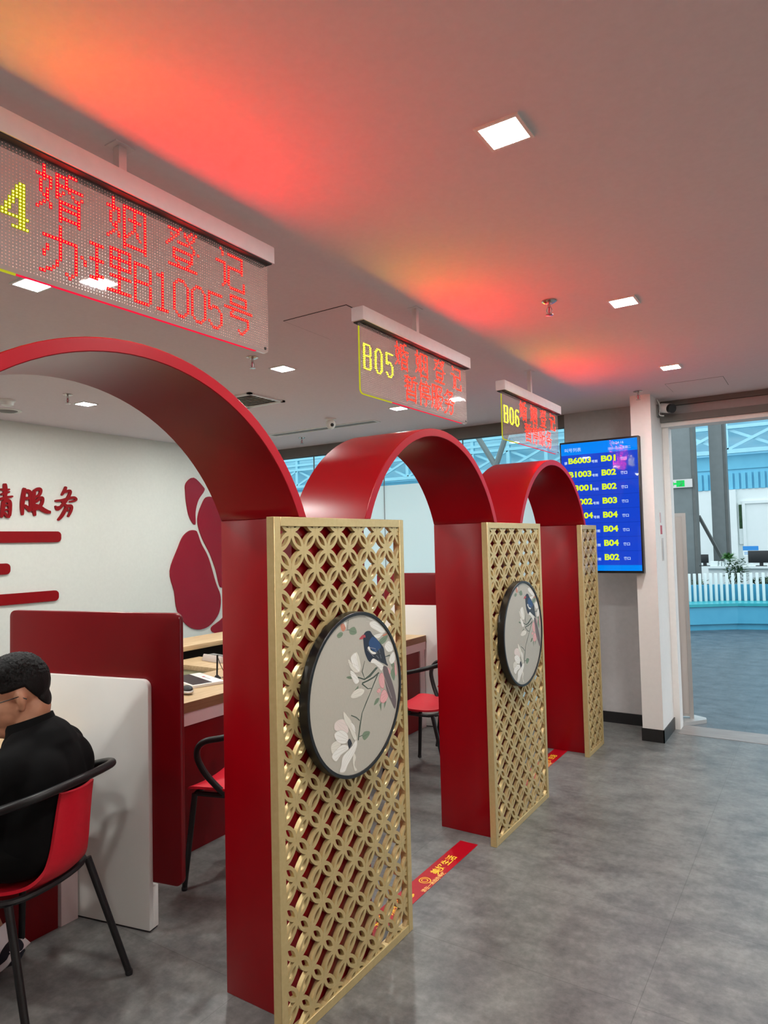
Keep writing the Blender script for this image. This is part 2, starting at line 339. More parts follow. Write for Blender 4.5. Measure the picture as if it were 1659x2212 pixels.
PAINT=[('leaf',[(0.07,-0.56),(0.13,-0.52),(0.25,-0.55),(0.22,-0.6),(0.12,-0.63)]),
('leaf',[(-0.16,0.84),(-0.05,0.86),(0.0,0.78),(-0.07,0.76),(-0.15,0.78)]),
('leaf',[(-0.43,0.8),(-0.36,0.83),(-0.3,0.81),(-0.33,0.77),(-0.4,0.76)]),
('leaf',[(0.51,0.6),(0.64,0.65),(0.75,0.65),(0.68,0.57),(0.57,0.55)]),
('leaf',[(-0.25,0.25),(-0.17,0.25),(-0.12,0.21),(-0.2,0.22)]),
('leaf',[(-0.08,0.05),(0.01,0.1),(0.0,0.03)]),
('leaf',[(0.36,-0.23),(0.41,-0.16),(0.49,-0.16),(0.46,-0.21)]),
('leaf',[(0.49,-0.25),(0.55,-0.22),(0.53,-0.35)]),
('leaf',[(0.61,-0.23),(0.67,-0.24),(0.61,-0.33)]),
('leaf',[(0.79,0.12),(0.86,0.19),(0.92,0.16),(0.88,-0.0)]),
('leaf',[(0.8,0.25),(0.9,0.24),(0.91,0.18),(0.84,0.19)]),
('stem',[(0.78,0.38),(0.65,0.37),(0.66,0.36),(0.79,0.36)]),
('stem',[(0.44,0.27),(0.26,0.19),(0.15,0.16),(0.01,0.21),(-0.01,0.2),(0.15,0.14),(0.29,0.16),(0.48,0.25)]),
('stem',[(0.49,0.19),(0.36,0.15),(0.22,0.13),(0.09,0.12),(0.1,0.1),(0.24,0.11),(0.38,0.13),(0.51,0.17)]),
('stem',[(0.46,0.17),(0.36,0.06),(0.27,-0.05),(0.17,-0.15),(0.07,-0.27),(0.01,-0.42),(-0.03,-0.59),(-0.01,-0.6),(0.04,-0.43),(0.09,-0.27),(0.19,-0.16),(0.29,-0.05),(0.38,0.05),(0.49,0.17)]),
('stem',[(0.08,0.1),(0.22,0.01),(0.31,0.0),(0.31,0.01),(0.23,0.02),(0.1,0.11)]),
('stem',[(0.03,-0.35),(-0.05,-0.29),(-0.16,-0.24),(-0.17,-0.25),(-0.06,-0.3),(0.02,-0.36)]),
('stem',[(-0.01,-0.56),(0.09,-0.56),(0.08,-0.55),(-0.01,-0.55)]),
('stem',[(-0.19,0.99),(-0.21,0.84),(-0.2,0.84),(-0.18,0.99)]),
('stem',[(-0.27,0.84),(-0.16,0.83),(-0.16,0.84),(-0.27,0.84)]),
('stem',[(0.16,0.16),(0.11,0.26),(0.17,0.39),(0.16,0.39),(0.09,0.26),(0.15,0.16)]),
('orange',[(-0.35,0.92),(-0.29,0.93),(-0.24,0.88),(-0.28,0.83),(-0.33,0.85)]),
('white',[(-0.29,0.96),(-0.25,0.95),(-0.23,0.92),(-0.24,0.87),(-0.27,0.92)]),
('white',[(0.2,1.0),(0.32,0.97),(0.45,0.9),(0.42,0.88),(0.3,0.92)]),
('white',[(0.3,0.88),(0.44,0.9),(0.59,0.83),(0.7,0.72),(0.58,0.7),(0.44,0.76),(0.32,0.82)]),
('white',[(0.39,0.69),(0.54,0.7),(0.63,0.69),(0.49,0.64)]),
('orange',[(0.61,0.67),(0.72,0.69),(0.73,0.67),(0.64,0.65)]),
('white',[(0.65,0.51),(0.73,0.57),(0.84,0.56),(0.87,0.43),(0.74,0.42)]),
('white',[(0.76,0.31),(0.83,0.39),(0.91,0.4),(0.92,0.29),(0.82,0.24)]),
('pink',[(0.52,0.15),(0.58,0.16),(0.63,0.08),(0.61,-0.05),(0.53,-0.02),(0.49,0.07)]),
('pink',[(0.55,-0.1),(0.63,-0.07),(0.71,-0.16),(0.68,-0.22),(0.59,-0.25),(0.51,-0.2)]),
('pink',[(0.7,0.21),(0.75,0.19),(0.79,0.13),(0.73,0.11)]),
('pink',[(0.44,-0.05),(0.51,-0.04),(0.53,-0.09),(0.45,-0.08)]),
('pink',[(0.9,0.26),(0.93,0.21),(0.95,0.09),(0.91,0.07)]),
('navy',[(0.13,0.7),(0.17,0.75),(0.23,0.77),(0.31,0.76),(0.36,0.71),(0.47,0.63),(0.57,0.55),(0.63,0.49),(0.65,0.41),(0.7,0.27),(0.73,0.23),(0.65,0.27),(0.52,0.32),(0.38,0.38),(0.32,0.35),(0.26,0.37),(0.21,0.43),(0.17,0.51),(0.15,0.6),(0.14,0.67)]),
('blue',[(0.29,0.64),(0.37,0.68),(0.49,0.61),(0.56,0.53),(0.54,0.49),(0.47,0.47),(0.43,0.46),(0.37,0.49),(0.31,0.53),(0.27,0.59)]),
('char',[(0.43,0.45),(0.56,0.5),(0.63,0.44),(0.66,0.33),(0.73,0.23),(0.59,0.3),(0.4,0.39)]),
('white',[(0.25,0.56),(0.28,0.56),(0.32,0.5),(0.43,0.46),(0.43,0.44),(0.35,0.45),(0.28,0.5),(0.24,0.54)]),
('white',[(0.36,0.39),(0.46,0.35),(0.61,0.26),(0.61,0.23),(0.56,0.19),(0.48,0.26),(0.38,0.32),(0.3,0.35)]),
('brown',[(0.6,0.24),(0.7,0.22),(0.75,0.13),(0.85,-0.06),(0.92,-0.27),(0.88,-0.39),(0.8,-0.28),(0.69,-0.12),(0.63,0.08)]),
('red',[(0.05,0.69),(0.12,0.73),(0.15,0.73),(0.15,0.69),(0.11,0.68)]),
('red',[(0.16,0.73),(0.19,0.72),(0.19,0.69),(0.16,0.7)]),
('white',[(-0.15,0.46),(-0.12,0.51),(-0.04,0.53),(-0.0,0.49),(0.03,0.32),(0.04,0.26),(-0.07,0.32)]),
('cream',[(-0.21,0.45),(-0.18,0.46),(-0.09,0.36),(0.02,0.27),(-0.07,0.28),(-0.16,0.36)]),
('cream',[(-0.03,0.53),(0.03,0.47),(0.07,0.33),(0.04,0.28)]),
('white',[(-0.16,0.32),(-0.07,0.27),(0.03,0.15),(-0.06,0.13),(-0.15,0.25)]),
('cream',[(-0.17,-0.01),(-0.1,0.04),(0.01,0.06),(0.14,0.02),(0.11,-0.03),(-0.01,-0.05),(-0.12,-0.04)]),
('cream',[(-0.13,-0.72),(-0.08,-0.79),(-0.12,-0.88),(-0.06,-0.96),(-0.12,-0.95),(-0.15,-0.84)]),
('pinkwhite',[(-0.52,-0.34),(-0.51,-0.26),(-0.4,-0.24),(-0.28,-0.28),(-0.23,-0.38),(-0.25,-0.45),(-0.39,-0.4)]),
('cream',[(-0.6,-0.53),(-0.55,-0.49),(-0.46,-0.49),(-0.39,-0.55),(-0.47,-0.58),(-0.57,-0.62)]),
('white',[(-0.59,-0.65),(-0.5,-0.59),(-0.37,-0.56),(-0.25,-0.6),(-0.24,-0.65),(-0.4,-0.68),(-0.5,-0.73)]),
('white',[(-0.53,-0.39),(-0.4,-0.37),(-0.28,-0.43),(-0.23,-0.51),(-0.27,-0.56),(-0.37,-0.55),(-0.48,-0.49)]),
('char',[(-0.25,-0.55),(-0.2,-0.53),(-0.15,-0.63),(-0.22,-0.65)]),
('white',[(-0.38,-0.73),(-0.33,-0.69),(-0.18,-0.64),(-0.06,-0.57),(-0.04,-0.64),(-0.11,-0.73),(-0.26,-0.84),(-0.33,-0.91),(-0.45,-0.91),(-0.4,-0.81)]),
('cream',[(-0.33,-0.16),(-0.24,-0.24),(-0.17,-0.31),(-0.1,-0.45),(-0.05,-0.57),(-0.11,-0.57),(-0.21,-0.41),(-0.31,-0.28)]),
('white',[(-0.18,-0.33),(-0.1,-0.39),(-0.08,-0.48),(-0.13,-0.43)])]
LETTERS={'sentiment':[(0.027,[(3.017,2.119),(3.021,2.059),(3.019,1.989)]),(0.016,[(2.981,2.069),(3.02,2.064),(3.059,2.073)]),(0.015,[(2.986,2.025),(3.024,2.041),(3.059,2.052)]),(0.018,[(2.97,1.983),(3.024,2.001),(3.085,2.015)]),(0.025,[(3.006,1.975),(2.999,1.896),(2.988,1.834)]),(0.025,[(3.006,1.97),(3.052,1.972),(3.059,1.907),(3.057,1.847)]),(0.013,[(3.011,1.936),(3.052,1.942)]),(0.013,[(3.011,1.897),(3.052,1.905)]),(0.018,[(3.013,1.878),(3.034,1.846),(3.059,1.842)]),(0.022,[(2.941,2.119),(2.936,1.977),(2.939,1.835)]),(0.015,[(2.916,2.022),(2.918,1.976)]),(0.015,[(2.952,2.037),(2.961,1.996)])],
'clothing':[(0.028,[(3.184,2.091),(3.172,2.019),(3.163,1.938),(3.165,1.858)]),(0.025,[(3.191,2.068),(3.23,2.055),(3.237,1.979),(3.232,1.893)]),(0.02,[(3.179,1.998),(3.228,2.007)]),(0.022,[(3.179,1.944),(3.213,1.916),(3.23,1.89)]),(0.028,[(3.267,2.067),(3.257,1.989),(3.262,1.922),(3.273,1.853)]),(0.021,[(3.259,2.064),(3.301,2.088),(3.324,2.079),(3.314,2.04),(3.277,2.014)]),(0.021,[(3.277,1.971),(3.306,2.001),(3.339,2.01),(3.334,1.963),(3.301,1.923),(3.242,1.898)]),(0.029,[(3.252,1.946),(3.306,1.933),(3.351,1.906),(3.387,1.892),(3.415,1.889)])],
'affair':[(0.02,[(3.561,2.123),(3.546,2.086),(3.517,2.042)]),(0.02,[(3.533,2.07),(3.6,2.086),(3.586,2.037),(3.538,1.97),(3.48,1.914),(3.459,1.948)]),(0.018,[(3.456,1.99),(3.527,2.0),(3.581,2.017),(3.635,2.027),(3.659,2.013),(3.635,1.996),(3.591,1.987)]),(0.021,[(3.522,1.99),(3.559,1.951),(3.61,1.948),(3.605,1.902),(3.577,1.851)]),(0.022,[(3.572,1.962),(3.548,1.906),(3.516,1.855),(3.482,1.819)]),(0.018,[(3.459,1.928),(3.506,1.939)]),(0.016,[(3.554,1.941),(3.58,1.902)])]}
PETALS=[[(4.929,2.233),(5.034,2.302),(5.162,2.215),(5.182,2.168),(5.097,2.061),(5.055,1.933),(5.049,1.792),(4.974,1.869),(4.936,2.008),(4.922,2.131)],[(5.212,2.097),(5.138,1.999),(5.091,1.887),(5.093,1.777),(5.153,1.635),(5.255,1.474),(5.337,1.294),(5.403,1.097),(5.487,1.156),(5.604,1.381),(5.587,1.68),(5.457,1.943),(5.329,2.086)],[(5.052,1.73),(4.972,1.729),(4.883,1.668),(4.814,1.547),(4.707,1.309),(4.761,1.096),(4.796,0.898),(4.919,0.733),(5.067,0.667),(5.221,0.683),(5.35,0.78),(5.399,0.887),(5.397,1.017),(5.334,1.15),(5.233,1.427),(5.131,1.588),(5.082,1.698)],[(5.263,0.662),(5.392,0.727),(5.571,0.822),(5.637,0.7),(5.522,0.582),(5.315,0.597)]]

# ------------------------------------------------------------------ the setting
CZ = 2.65
def S(name, a, b, m): return struct(MB().box(a, b, M[m]).build(name))
S('floor', (-4.4, -4.1, -0.06), (5.1, 5.93, 0.0), 'floor')
S('ceiling', (-4.4, -4.1, CZ), (5.1, 6.0, CZ+0.1), 'ceil')
S('wall_left', (-4.36, -4.1, 0.0), (-4.24, 6.0, CZ), 'wallwhite')
S('wall_back', (-4.24, -4.1, 0.0), (5.0, -4.0, CZ), 'wallwhite')
S('wall_right', (5.0, -4.1, 0.0), (5.1, 6.0, CZ), 'wallwhite')
S('wall_front', (-0.42, 5.88, 0.0), (0.235, 6.0, CZ), 'graywall')
S('trim_1', (0.235, 5.47, 0.0), (0.385, 6.0, CZ), 'postwhite')            # white square post
S('baseboard_front', (-0.42, 5.868, 0.0), (0.235, 5.88, 0.09), 'base')
b = MB(); b.box((0.228, 5.463, 0), (0.392, 5.47, 0.095), M['base']); b.box((0.385, 5.463, 0), (0.392, 5.90, 0.095), M['base']); struct(b.build('baseboard_post'))
S('trim_2', (0.385, 5.90, 0.0), (0.432, 6.02, 2.47), 'postwhite')         # door jamb
b = MB(); b.box((0.385, 5.86, 2.44), (3.6, 6.02, 2.475), M['postwhite']); b.box((0.385, 5.82, 2.475), (3.6, 6.02, 2.53), M['beamgrey']); b.box((0.385, 5.90, 2.53), (3.6, 6.02, 2.61), M['graywall']); b.box((0.385, 5.86, 2.61), (3.6, 6.02, 2.65), M['beamgrey'])
struct(b.build('trim_3'))                                                 # door header
S('wall_entrance', (3.6, 5.88, 0.0), (5.0, 6.0, CZ), 'wallwhite')
S('trim_4', (-4.24, 5.90, 2.54), (-0.42, 6.0, CZ), 'beamgrey')            # beam over the glazing
S('floor_threshold', (0.432, 5.78, -0.01), (3.6, 6.06, 0.002), 'threshold')
g = MB().box((-4.24, 5.945, 2.145), (-0.42, 5.955, 2.54), M['glass']).build('window_1'); struct(g)
g2 = MB().box((-4.24, 5.945, 0.0), (-0.42, 5.955, 2.145), M['frost']).build('window_2'); struct(g2)
b = MB()
for x in (-4.22, -3.3, -2.37, -1.45, -0.44): b.box((x-0.004, 5.944, 0), (x+0.004, 5.956, 2.54), M['metalgrey'])
struct(b.build('trim_5'))
# hall beyond the door
S('floor_hall', (-32, 5.93, -0.06), (16, 22.6, -0.0005), 'hallfloor')
S('wall_hall', (-32, 22.3, 0), (16, 22.5, 2.86), 'hallwhite')
b = MB()
b.box((-32, 22.28, 3.45), (16, 22.5, 3.86), M['bandblue'])
n = 0; x = -14.0
b.box((-32, 22.32, 2.86), (16, 22.5, 3.45), M['bandblue'])
while x < 6:
    b.box((x, 22.26, 2.86), (x+0.11, 22.33, 3.34), M['bandblue']); x += 0.165
struct(b.build('wall_hall_cladding'))
S('wall_hall_glazing', (-32, 22.6, 3.86), (16, 22.7, 9.0), 'sheetlight')

# steel roof truss at the end of the hall
b = MB()
for z, h in ((3.9, 0.12), (4.62, 0.1), (4.82, 0.09), (5.06, 0.1), (5.7, 0.12)): b.box((-30, 22.05, z), (14, 22.2, z+h), M['trussblue'])
xx = -28.0; k = 0
while xx < 10:
    b.box((xx-0.06, 22.06, 3.95), (xx+0.06, 22.19, 5.75), M['trussblue'])
    for s_ in (0, 1):
        za, zb = (4.0, 4.64) if s_ == 0 else (4.64, 4.0)
        P = Vector((xx, 22.09+0.064*s_, za)); Q = Vector((xx+1.36, 22.09+0.064*s_, zb)); d = (Q-P).normalized(); nn = Vector((-d.z, 0, d.x))*0.04
        b.add([P+nn+Vector((0, -.03, 0)), Q+nn+Vector((0, -.03, 0)), Q-nn+Vector((0, -.03, 0)), P-nn+Vector((0, -.03, 0)), P+nn+Vector((0, .03, 0)), Q+nn+Vector((0, .03, 0)), Q-nn+Vector((0, .03, 0)), P-nn+Vector((0, .03, 0))],
              [(0,1,2,3),(7,6,5,4),(0,4,5,1),(1,5,6,2),(2,6,7,3),(3,7,4,0)], M['trussblue'])
    xx += 1.36; k += 1
tr = b.build('roof_truss'); tag(tr, 'pale blue steel roof truss with crossed braces high across the end of the hall', 'truss')

def column(name, label, x, y, wd, dp, h):
    t = thing(name, label, 'column', (x, y, 0))
    bb = MB().box((-wd/2, -dp/2, 0), (wd/2, dp/2, h), M['metalgrey']); bb.build('shaft', t, bevel=0.01)
    MB().box((wd/2, -dp/2-0.01, 0), (wd/2+0.05, dp/2, h), M['darksteel']).build('shade_side', t)  # darker strip painting the shade on the column's right side
    return t
c1 = column('steel_column', 'wide grey steel column carrying the green exit sign', -0.94, 15.2, 0.42, 0.4, 7.0)
c2 = column('steel_column', 'narrower grey steel column behind the potted fern', -0.39, 16.2, 0.27, 0.3, 7.0)
t = thing('diagonal_brace', 'dark steel brace leaning between the two grey columns', 'brace', (-0.72, 15.6, 0))
MB().tube([(0, 0, 1.95), (0.44, 0.3, 0.9)], 0.04, M['darksteel'], 4).build('strut', t)
MB().tube([(0.44, 0.3, 0.9), (0.44, 0.3, 0.0)], 0.035, M['darksteel'], 6).build('foot', t)
t = thing('branching_column', 'grey steel column forking into two arms beyond the clear glazing', 'column', (-3.72, 12, 0))
MB().tube([(0, 0, 0), (0, 0, 3.0)], 0.07, M['metalgrey'], 8).build('shaft', t)
MB().tube([(0, 0, 2.95), (-0.75, 0, 4.2)], 0.055, M['metalgrey'], 8).build('arm', t)
MB().tube([(0, 0, 2.95), (0.5, 0, 4.2)], 0.055, M['metalgrey'], 8).build('arm', t)

t = thing('exit_sign', 'small green exit sign with arrow mounted across the wide grey column', 'exit sign', (-0.94, 14.97, 2.61))
MB().box((-0.22, -0.03, -0.085), (0.22, 0.02, 0.085), M['alu']).build('housing', t)
b = MB().box((-0.08, -0.034, -0.065), (0.075, -0.030, 0.065), M['exitgreen'])
b.prism([(-0.2, 0.0), (-0.13, 0.045), (-0.13, 0.018), (-0.08, 0.018), (-0.08, -0.018), (-0.13, -0.018), (-0.13, -0.045)], 1, -0.034, -0.03, M['exitgreen']); b.build('lit_panel', t)
b = MB(); put_text(b, 'EXIT', 0.055, M['darksteel'], lambda x, y: (x-0.068, -0.036, y+0.02))
b.tube([(0.02, -0.036, -0.01), (0.0, -0.036, -0.03), (0.03, -0.036, -0.05)], 0.006, M['darksteel'], 4); b.tube([(0.0, -0.036, -0.03), (-0.03, -0.036, -0.052)], 0.006, M['darksteel'], 4); b.ell((0.03, -0.036, 0.002), (0.01, 0.002, 0.01), M['darksteel'], 8, 6); b.build('lettering', t)

# pilaster and framed panel on the far wall
t = thing('wall_panel', 'large white framed panel on the far hall wall under the blue cladding', 'panel', (-0.2, 22.3, 0))
b = MB(); b.box((-0.28, -0.08, 0), (-0.2, 0.0, 2.5), M['hallwhite']); b.box((1.9, -0.08, 0), (1.98, 0, 2.5), M['hallwhite']); b.box((-0.2, -0.08, 2.42), (1.9, 0, 2.5), M['hallwhite']); b.build('frame', t)
MB().box((-0.2, -0.03, 0), (1.9, -0.0, 2.42), M['hallwhite']).build('leaf_panel', t)
tag(MB().box((-0.86, 22.1, 0), (-0.62, 22.29, 2.83), M['hallwhite']).build('pilaster'), 'plain white pilaster on the far hall wall beside the framed panel', 'pilaster')
t = thing('wall_poster', 'tall narrow green-topped poster beside the white framed panel', 'poster', (-0.53, 22.28, 1.25))
b = MB(); b.box((-0.055, -0.02, 0), (0.055, 0.02, 1.2), M['hallwhite']); b.box((-0.04, -0.024, 0.45), (0.04, -0.02, 1.15), M['leafdark']); b.build('sheet', t)

# ------------------------------------------------------------------ blue curved planter bench
t = thing('planter_bench', 'curved blue planter bench with teal seat and white slats in the hall', 'bench', (0.2, 12.3, 0))
front = [(-2.4, 10.9), (-1.4, 11.35), (-0.41, 11.96), (0.24, 12.42), (0.66, 12.53), (1.8, 12.5), (3.0, 12.3)]
def off(pts, d, dz=0):
    out = []
    for i, p in enumerate(pts):
        a = Vector(pts[max(i-1, 0)]); c = Vector(pts[min(i+1, len(pts)-1)]); tt = (c-a).normalized(); out.append((p[0]-tt.y*d, p[1]+tt.x*d))
    return out
def band(mb, o0, o1, z0, z1, m):
    A, B = off(front, o0), off(front, o1); n = len(A)
    v = [(p[0], p[1], z0) for p in A]+[(p[0], p[1], z1) for p in A]+[(p[0], p[1], z1) for p in B]+[(p[0], p[1], z0) for p in B]
    fs = []
    for i in range(n-1): fs += [(i, i+1, n+i+1, n+i), (n+i, n+i+1, 2*n+i+1, 2*n+i), (2*n+i, 2*n+i+1, 3*n+i+1, 3*n+i), (3*n+i, 3*n+i+1, i+1, i)]
    fs += [(0, n, 2*n, 3*n), (n-1, 2*n-1, 3*n-1, 4*n-1)]
    mb.add(v, fs, m)
OFF = (0.2, 12.3, 0)
b = MB(); band(b, 0.05, 0.5, 0, 0.1, M['blue']); b.build('plinth', t, offset=OFF)
b = MB(); band(b, 0.0, 0.5, 0.1, 0.385, M['blue']); b.build('body', t, offset=OFF)
b = MB(); band(b, -0.03, 0.5, 0.385, 0.43, M['teal']); b.build('seat', t, offset=OFF)
b = MB(); band(b, 0.52, 0.58, 0.0, 0.70, M['blue']); b.build('back_panel', t, offset=OFF)
line = off(front, 0.46); seglen = [0]
for i in range(len(line)-1): seglen.append(seglen[-1]+(Vector(line[i+1])-Vector(line[i])).length)
def at(d):
    for i in range(len(line)-1):
        if d <= seglen[i+1] or i == len(line)-2:
            k = (d-seglen[i])/(seglen[i+1]-seglen[i]); return Vector(line[i]).lerp(Vector(line[i+1]), k)
d = 0.3; sl0 = None
while d < seglen[-1]-0.1:
    p = at(d)
    if sl0 is None: sl0 = MB().box((-0.022, -0.014, 0), (0.022, 0.014, 0.47), M['hallwhite']).build('slat', t, bevel=0.004); sl = sl0
    else: sl = sl0.copy(); COL.objects.link(sl)
    sl.location = (p.x-0.2, p.y-12.3, 0.428); d += 0.092

# counter with monitors and plants
t = thing('service_counter', 'white service counter behind the planter bench', 'counter', (0.6, 14.3, 0))
MB().box((-1.05, -0.3, 0.92), (2.2, 0.45, 0.96), M['hallwhite']).build('worktop', t)
MB().box((-0.98, -0.22, 0), (2.2, 0.4, 0.92), M['hallwhite']).build('body', t)
def monitor(label, x, y, z, wd, hh):
    q = thing('computer_monitor', label, 'monitor', (x, y, z), 0, 'monitors on the service counter')
    MB().box((-wd/2, -0.02, 0.06), (wd/2, 0.02, 0.06+hh), M['black']).build('display', q, bevel=0.006)
    bq = MB(); bq.box((-0.03, -0.015, 0.0), (0.03, 0.015, 0.08), M['black']); bq.box((-0.09, -0.07, 0), (0.09, 0.07, 0.012), M['black']); bq.build('stand', q)
monitor('small black monitor at the left end of the white counter', -0.44, 14.12, 0.96, 0.13, 0.16)
monitor('wide black monitor on the white counter under the blue notice board', 0.50, 14.1, 0.96, 0.42, 0.22)
for q, (x, lab) in enumerate(((-0.28, 'widest white desk box left of the potted fern'), (-0.172, 'middle small white desk box left of the potted fern'), (-0.125, 'small white desk box right beside the fern pot'))):
    wq = (0.13, 0.035, 0.035)[q]
    tag(MB().box((x-wq/2, 14.05, 0.96), (x+wq/2, 14.2, 1.05), M['hallwhite']).build('desk_box', bevel=0.004), lab, 'box', 'white boxes on the counter')
t = thing('notice_board', 'small white notice board with blue top edge standing on the counter', 'sign', (0.31, 14.45, 0.96))
b = MB(); b.box((-0.13, -0.01, 0.18), (0.13, 0.01, 0.36), M['hallwhite']); b.box((-0.13, -0.014, 0.28), (0.13, -0.01, 0.36), M['signblue']); b.box((-0.11, -0.013, 0.24), (0.11, -0.01, 0.25), M['signblue']); b.box((-0.11, -0.013, 0.21), (0.09, -0.01, 0.22), M['signblue']); b.build('board', t)
MB().box((-0.02, -0.01, 0), (0.02, 0.01, 0.18), M['hallwhite']).build('support', t)
def leaves(mb, c, n, spread, length, wd, m, seed, up=0.5):
    rd = random.Random(seed); c = Vector(c)
    for i in range(n):
        a = rd.uniform(0, 2*PI); el = rd.uniform(-0.1, 1.2)*up*1.6; L_ = length*rd.uniform(0.6, 1.1)
        base = c+Vector((rd.uniform(-1, 1)*spread[0], rd.uniform(-1, 1)*spread[1], rd.uniform(0, 1)*spread[2]))
        d0 = Vector((math.cos(a)*math.cos(el), math.sin(a)*math.cos(el), math.sin(el))); sd = d0.cross(Vector((0, 0, 1))).normalized()*wd*0.5
        mid = base+d0*L_*0.5+Vector((0, 0, L_*0.06)); tip = base+d0*L_-Vector((0, 0, L_*0.18))
        up_ = Vector((0, 0, -wd*0.15))
        mb.add([base, mid+sd+up_, tip, mid-sd+up_, mid], [(0, 1, 4), (1, 2, 4), (2, 3, 4), (3, 0, 4)], m)
t = thing('potted_fern', 'bright green fern in white pot standing on the white counter', 'plant', (-0.03, 14.08, 0.96))
MB().lathe([(0.05, 0), (0.068, 0.14), (0.062, 0.14), (0.05, 0.12)], M['hallwhite'], n=18).build('pot', t, smooth=True)
b = MB(); leaves(b, (0, 0, 0.12), 120, (0.04, 0.04, 0.05), 0.16, 0.03, M['leafgreen'], 3, 0.6); b.build('foliage', t)
for q, (x, y, h, lab) in enumerate(((-0.46, 13.3, 0.72, 'low sparse green shrub behind the leftmost white slats'), (0.13, 13.45, 0.98, 'tall feathery shrub in front of the white counter'), (0.58, 13.4, 0.80, 'dark spreading shrub behind the middle of the white slats'), (1.15, 13.4, 0.86, 'dark shrub behind the slats at the right edge'))):
    t = thing('planter_shrub', lab, 'plant', (x, y, 0), 0, 'shrubs behind the slats')
    b = MB()
    rd = random.Random(q)
    for k in range(7):
        b.tube([(0, 0, 0), (rd.uniform(-.1, .1), rd.uniform(-.1, .1), h*0.6), (rd.uniform(-.14, .14), rd.uniform(-.15, .15), h)], 0.007, M['leafdark'], 5)
    b.build('stems', t)
    b = MB(); leaves(b, (0, 0, h*0.7), 220 if q else 90, (0.15, 0.12, 0.22 if q != 1 else 0.4), 0.13, 0.035, M['leafdark'], 20+q, 0.4); b.build('foliage', t)

# ------------------------------------------------------------------ display stand beside the door
t = thing('display_stand', 'narrow tall white display board stand just beyond the door jamb', 'display stand', (0.40, 6.2, 0), math.radians(12))
MB().box((-0.32, -0.022, 0.06), (0.055, 0.022, 1.72), M['panelgrey']).build('board', t)
b = MB(); b.box((0.055, -0.028, 0.03), (0.085, 0.028, 1.74), M['alu']); b.box((-0.33, -0.026, 1.715), (0.085, 0.026, 1.745), M['alu']); b.box((-0.33, -0.026, 0.045), (0.085, 0.026, 0.065), M['alu']); b.build('frame', t)
MB().prism([(-0.02, -0.2), (0.18, -0.03), (0.18, 0.03), (-0.02, 0.2)], 2, 0.0, 0.03, M['alu']).build('foot', t)

# ------------------------------------------------------------------ queue television
t = thing('queue_television', 'upright wall television showing a blue queue number list', 'television', (-0.004, 5.43, 1.277))
W_, H_ = 0.618, 1.053
MB().box((-W_/2, -0.03, 0), (W_/2, 0.03, H_), M['rim']).build('casing', t, bevel=0.004)
MB().box((0.06, 0.03, 0.3), (0.27, 0.04, 0.7), M['frameblk']).build('mount', t)
b = MB(); x0, x1 = -W_/2+0.012, W_/2-0.012; yq = -0.0308
def rect(xa, za, xb, zb, m, dy=0.0): b.quad((xa, yq-dy, za), (xb, yq-dy, za), (xb, yq-dy, zb), (xa, yq-dy, zb), M[m])
rect(x0, 0.018, x1, 0.062, 'screenbar'); rect(x0, 0.062, x1, 0.945, 'screenblue'); rect(x0, 0.945, x1, 1.038, 'screenbar')
rows = [('B6003', 'B01'), ('B1003', 'B02'), ('B3001', 'B02'), ('B3002', 'B03'), ('B1004', 'B04'), ('B6002', 'B04'), ('B1005', 'B04'), ('B1001', 'B02')]
rh = (0.945-0.062)/8
for i in range(1, 8): rect(x0, 0.062+i*rh-0.001, x1, 0.062+i*rh+0.001, 'screenline', 0.0002)
for i, (a_, b_) in enumerate(rows):
    zb = 0.945-(i+0.62)*rh
    put_text(b, a_, 0.062, M['screenyel'], lambda x, y: (-0.24+x, yq-0.0006, zb+y), 0.0026, width=0.182)
    put_text(b, b_, 0.062, M['screenyel'], lambda x, y: (0.02+x, yq-0.0006, zb+y), 0.0026, width=0.112)
    put_text(b, '请', 0.026, M['screenwhite'], lambda x, y: (-0.275+x, yq-0.0006, zb+y-0.004), 0.0006)
    put_text(b, '号到', 0.024, M['screenwhite'], lambda x, y: (-0.055+x, yq-0.0006, zb+y-0.004), 0.0006)
    put_text(b, '窗口', 0.026, M['screenwhite'], lambda x, y: (0.165+x, yq-0.0006, zb+y), 0.0006)
put_text(b, '叫号列表', 0.034, M['screenwhite'], lambda x, y: (-0.27+x, yq-0.0006, 0.972+y))
put_text(b, '10:24:16', 0.028, M['screenwhite'], lambda x, y: (0.10+x, yq-0.0006, 1.003+y))
put_text(b, '2023-10-24 星期二', 0.022, M['screenwhite'], lambda x, y: (0.075+x, yq-0.0006, 0.965+y))
b.build('screen', t)
MB().quad((x0, yq-0.0016, 0.018), (x1, yq-0.0016, 0.018), (x1, yq-0.0016, 1.038), (x0, yq-0.0016, 1.038), M['screenglass']).build('cover_glass', t)

# labels on the post
t = thing('post_label', 'small white and red label stuck on the side of the white post', 'label', (0.386, 5.68, 1.66))
b = MB(); b.box((0, -0.045, -0.10), (0.002, 0.045, 0.10), M['postwhite']); b.box((0.002, -0.035, -0.09), (0.003, 0.035, -0.02), M['stickred']); b.box((0.002, -0.03, 0.0), (0.003, -0.02, 0.08), M['stickred']); b.box((0.002, 0.0, 0.0), (0.003, 0.008, 0.08), M['stickgrey']); b.build('sheet', t)
t = thing('post_label', 'narrow grey label below the red one on the white post', 'label', (0.386, 5.72, 1.46))
b = MB(); b.box((0, -0.035, -0.10), (0.002, 0.035, 0.08), M['panelgrey']); b.box((0.002, -0.012, -0.09), (0.003, 0.012, 0.06), M['stickgrey']); b.build('sheet', t)

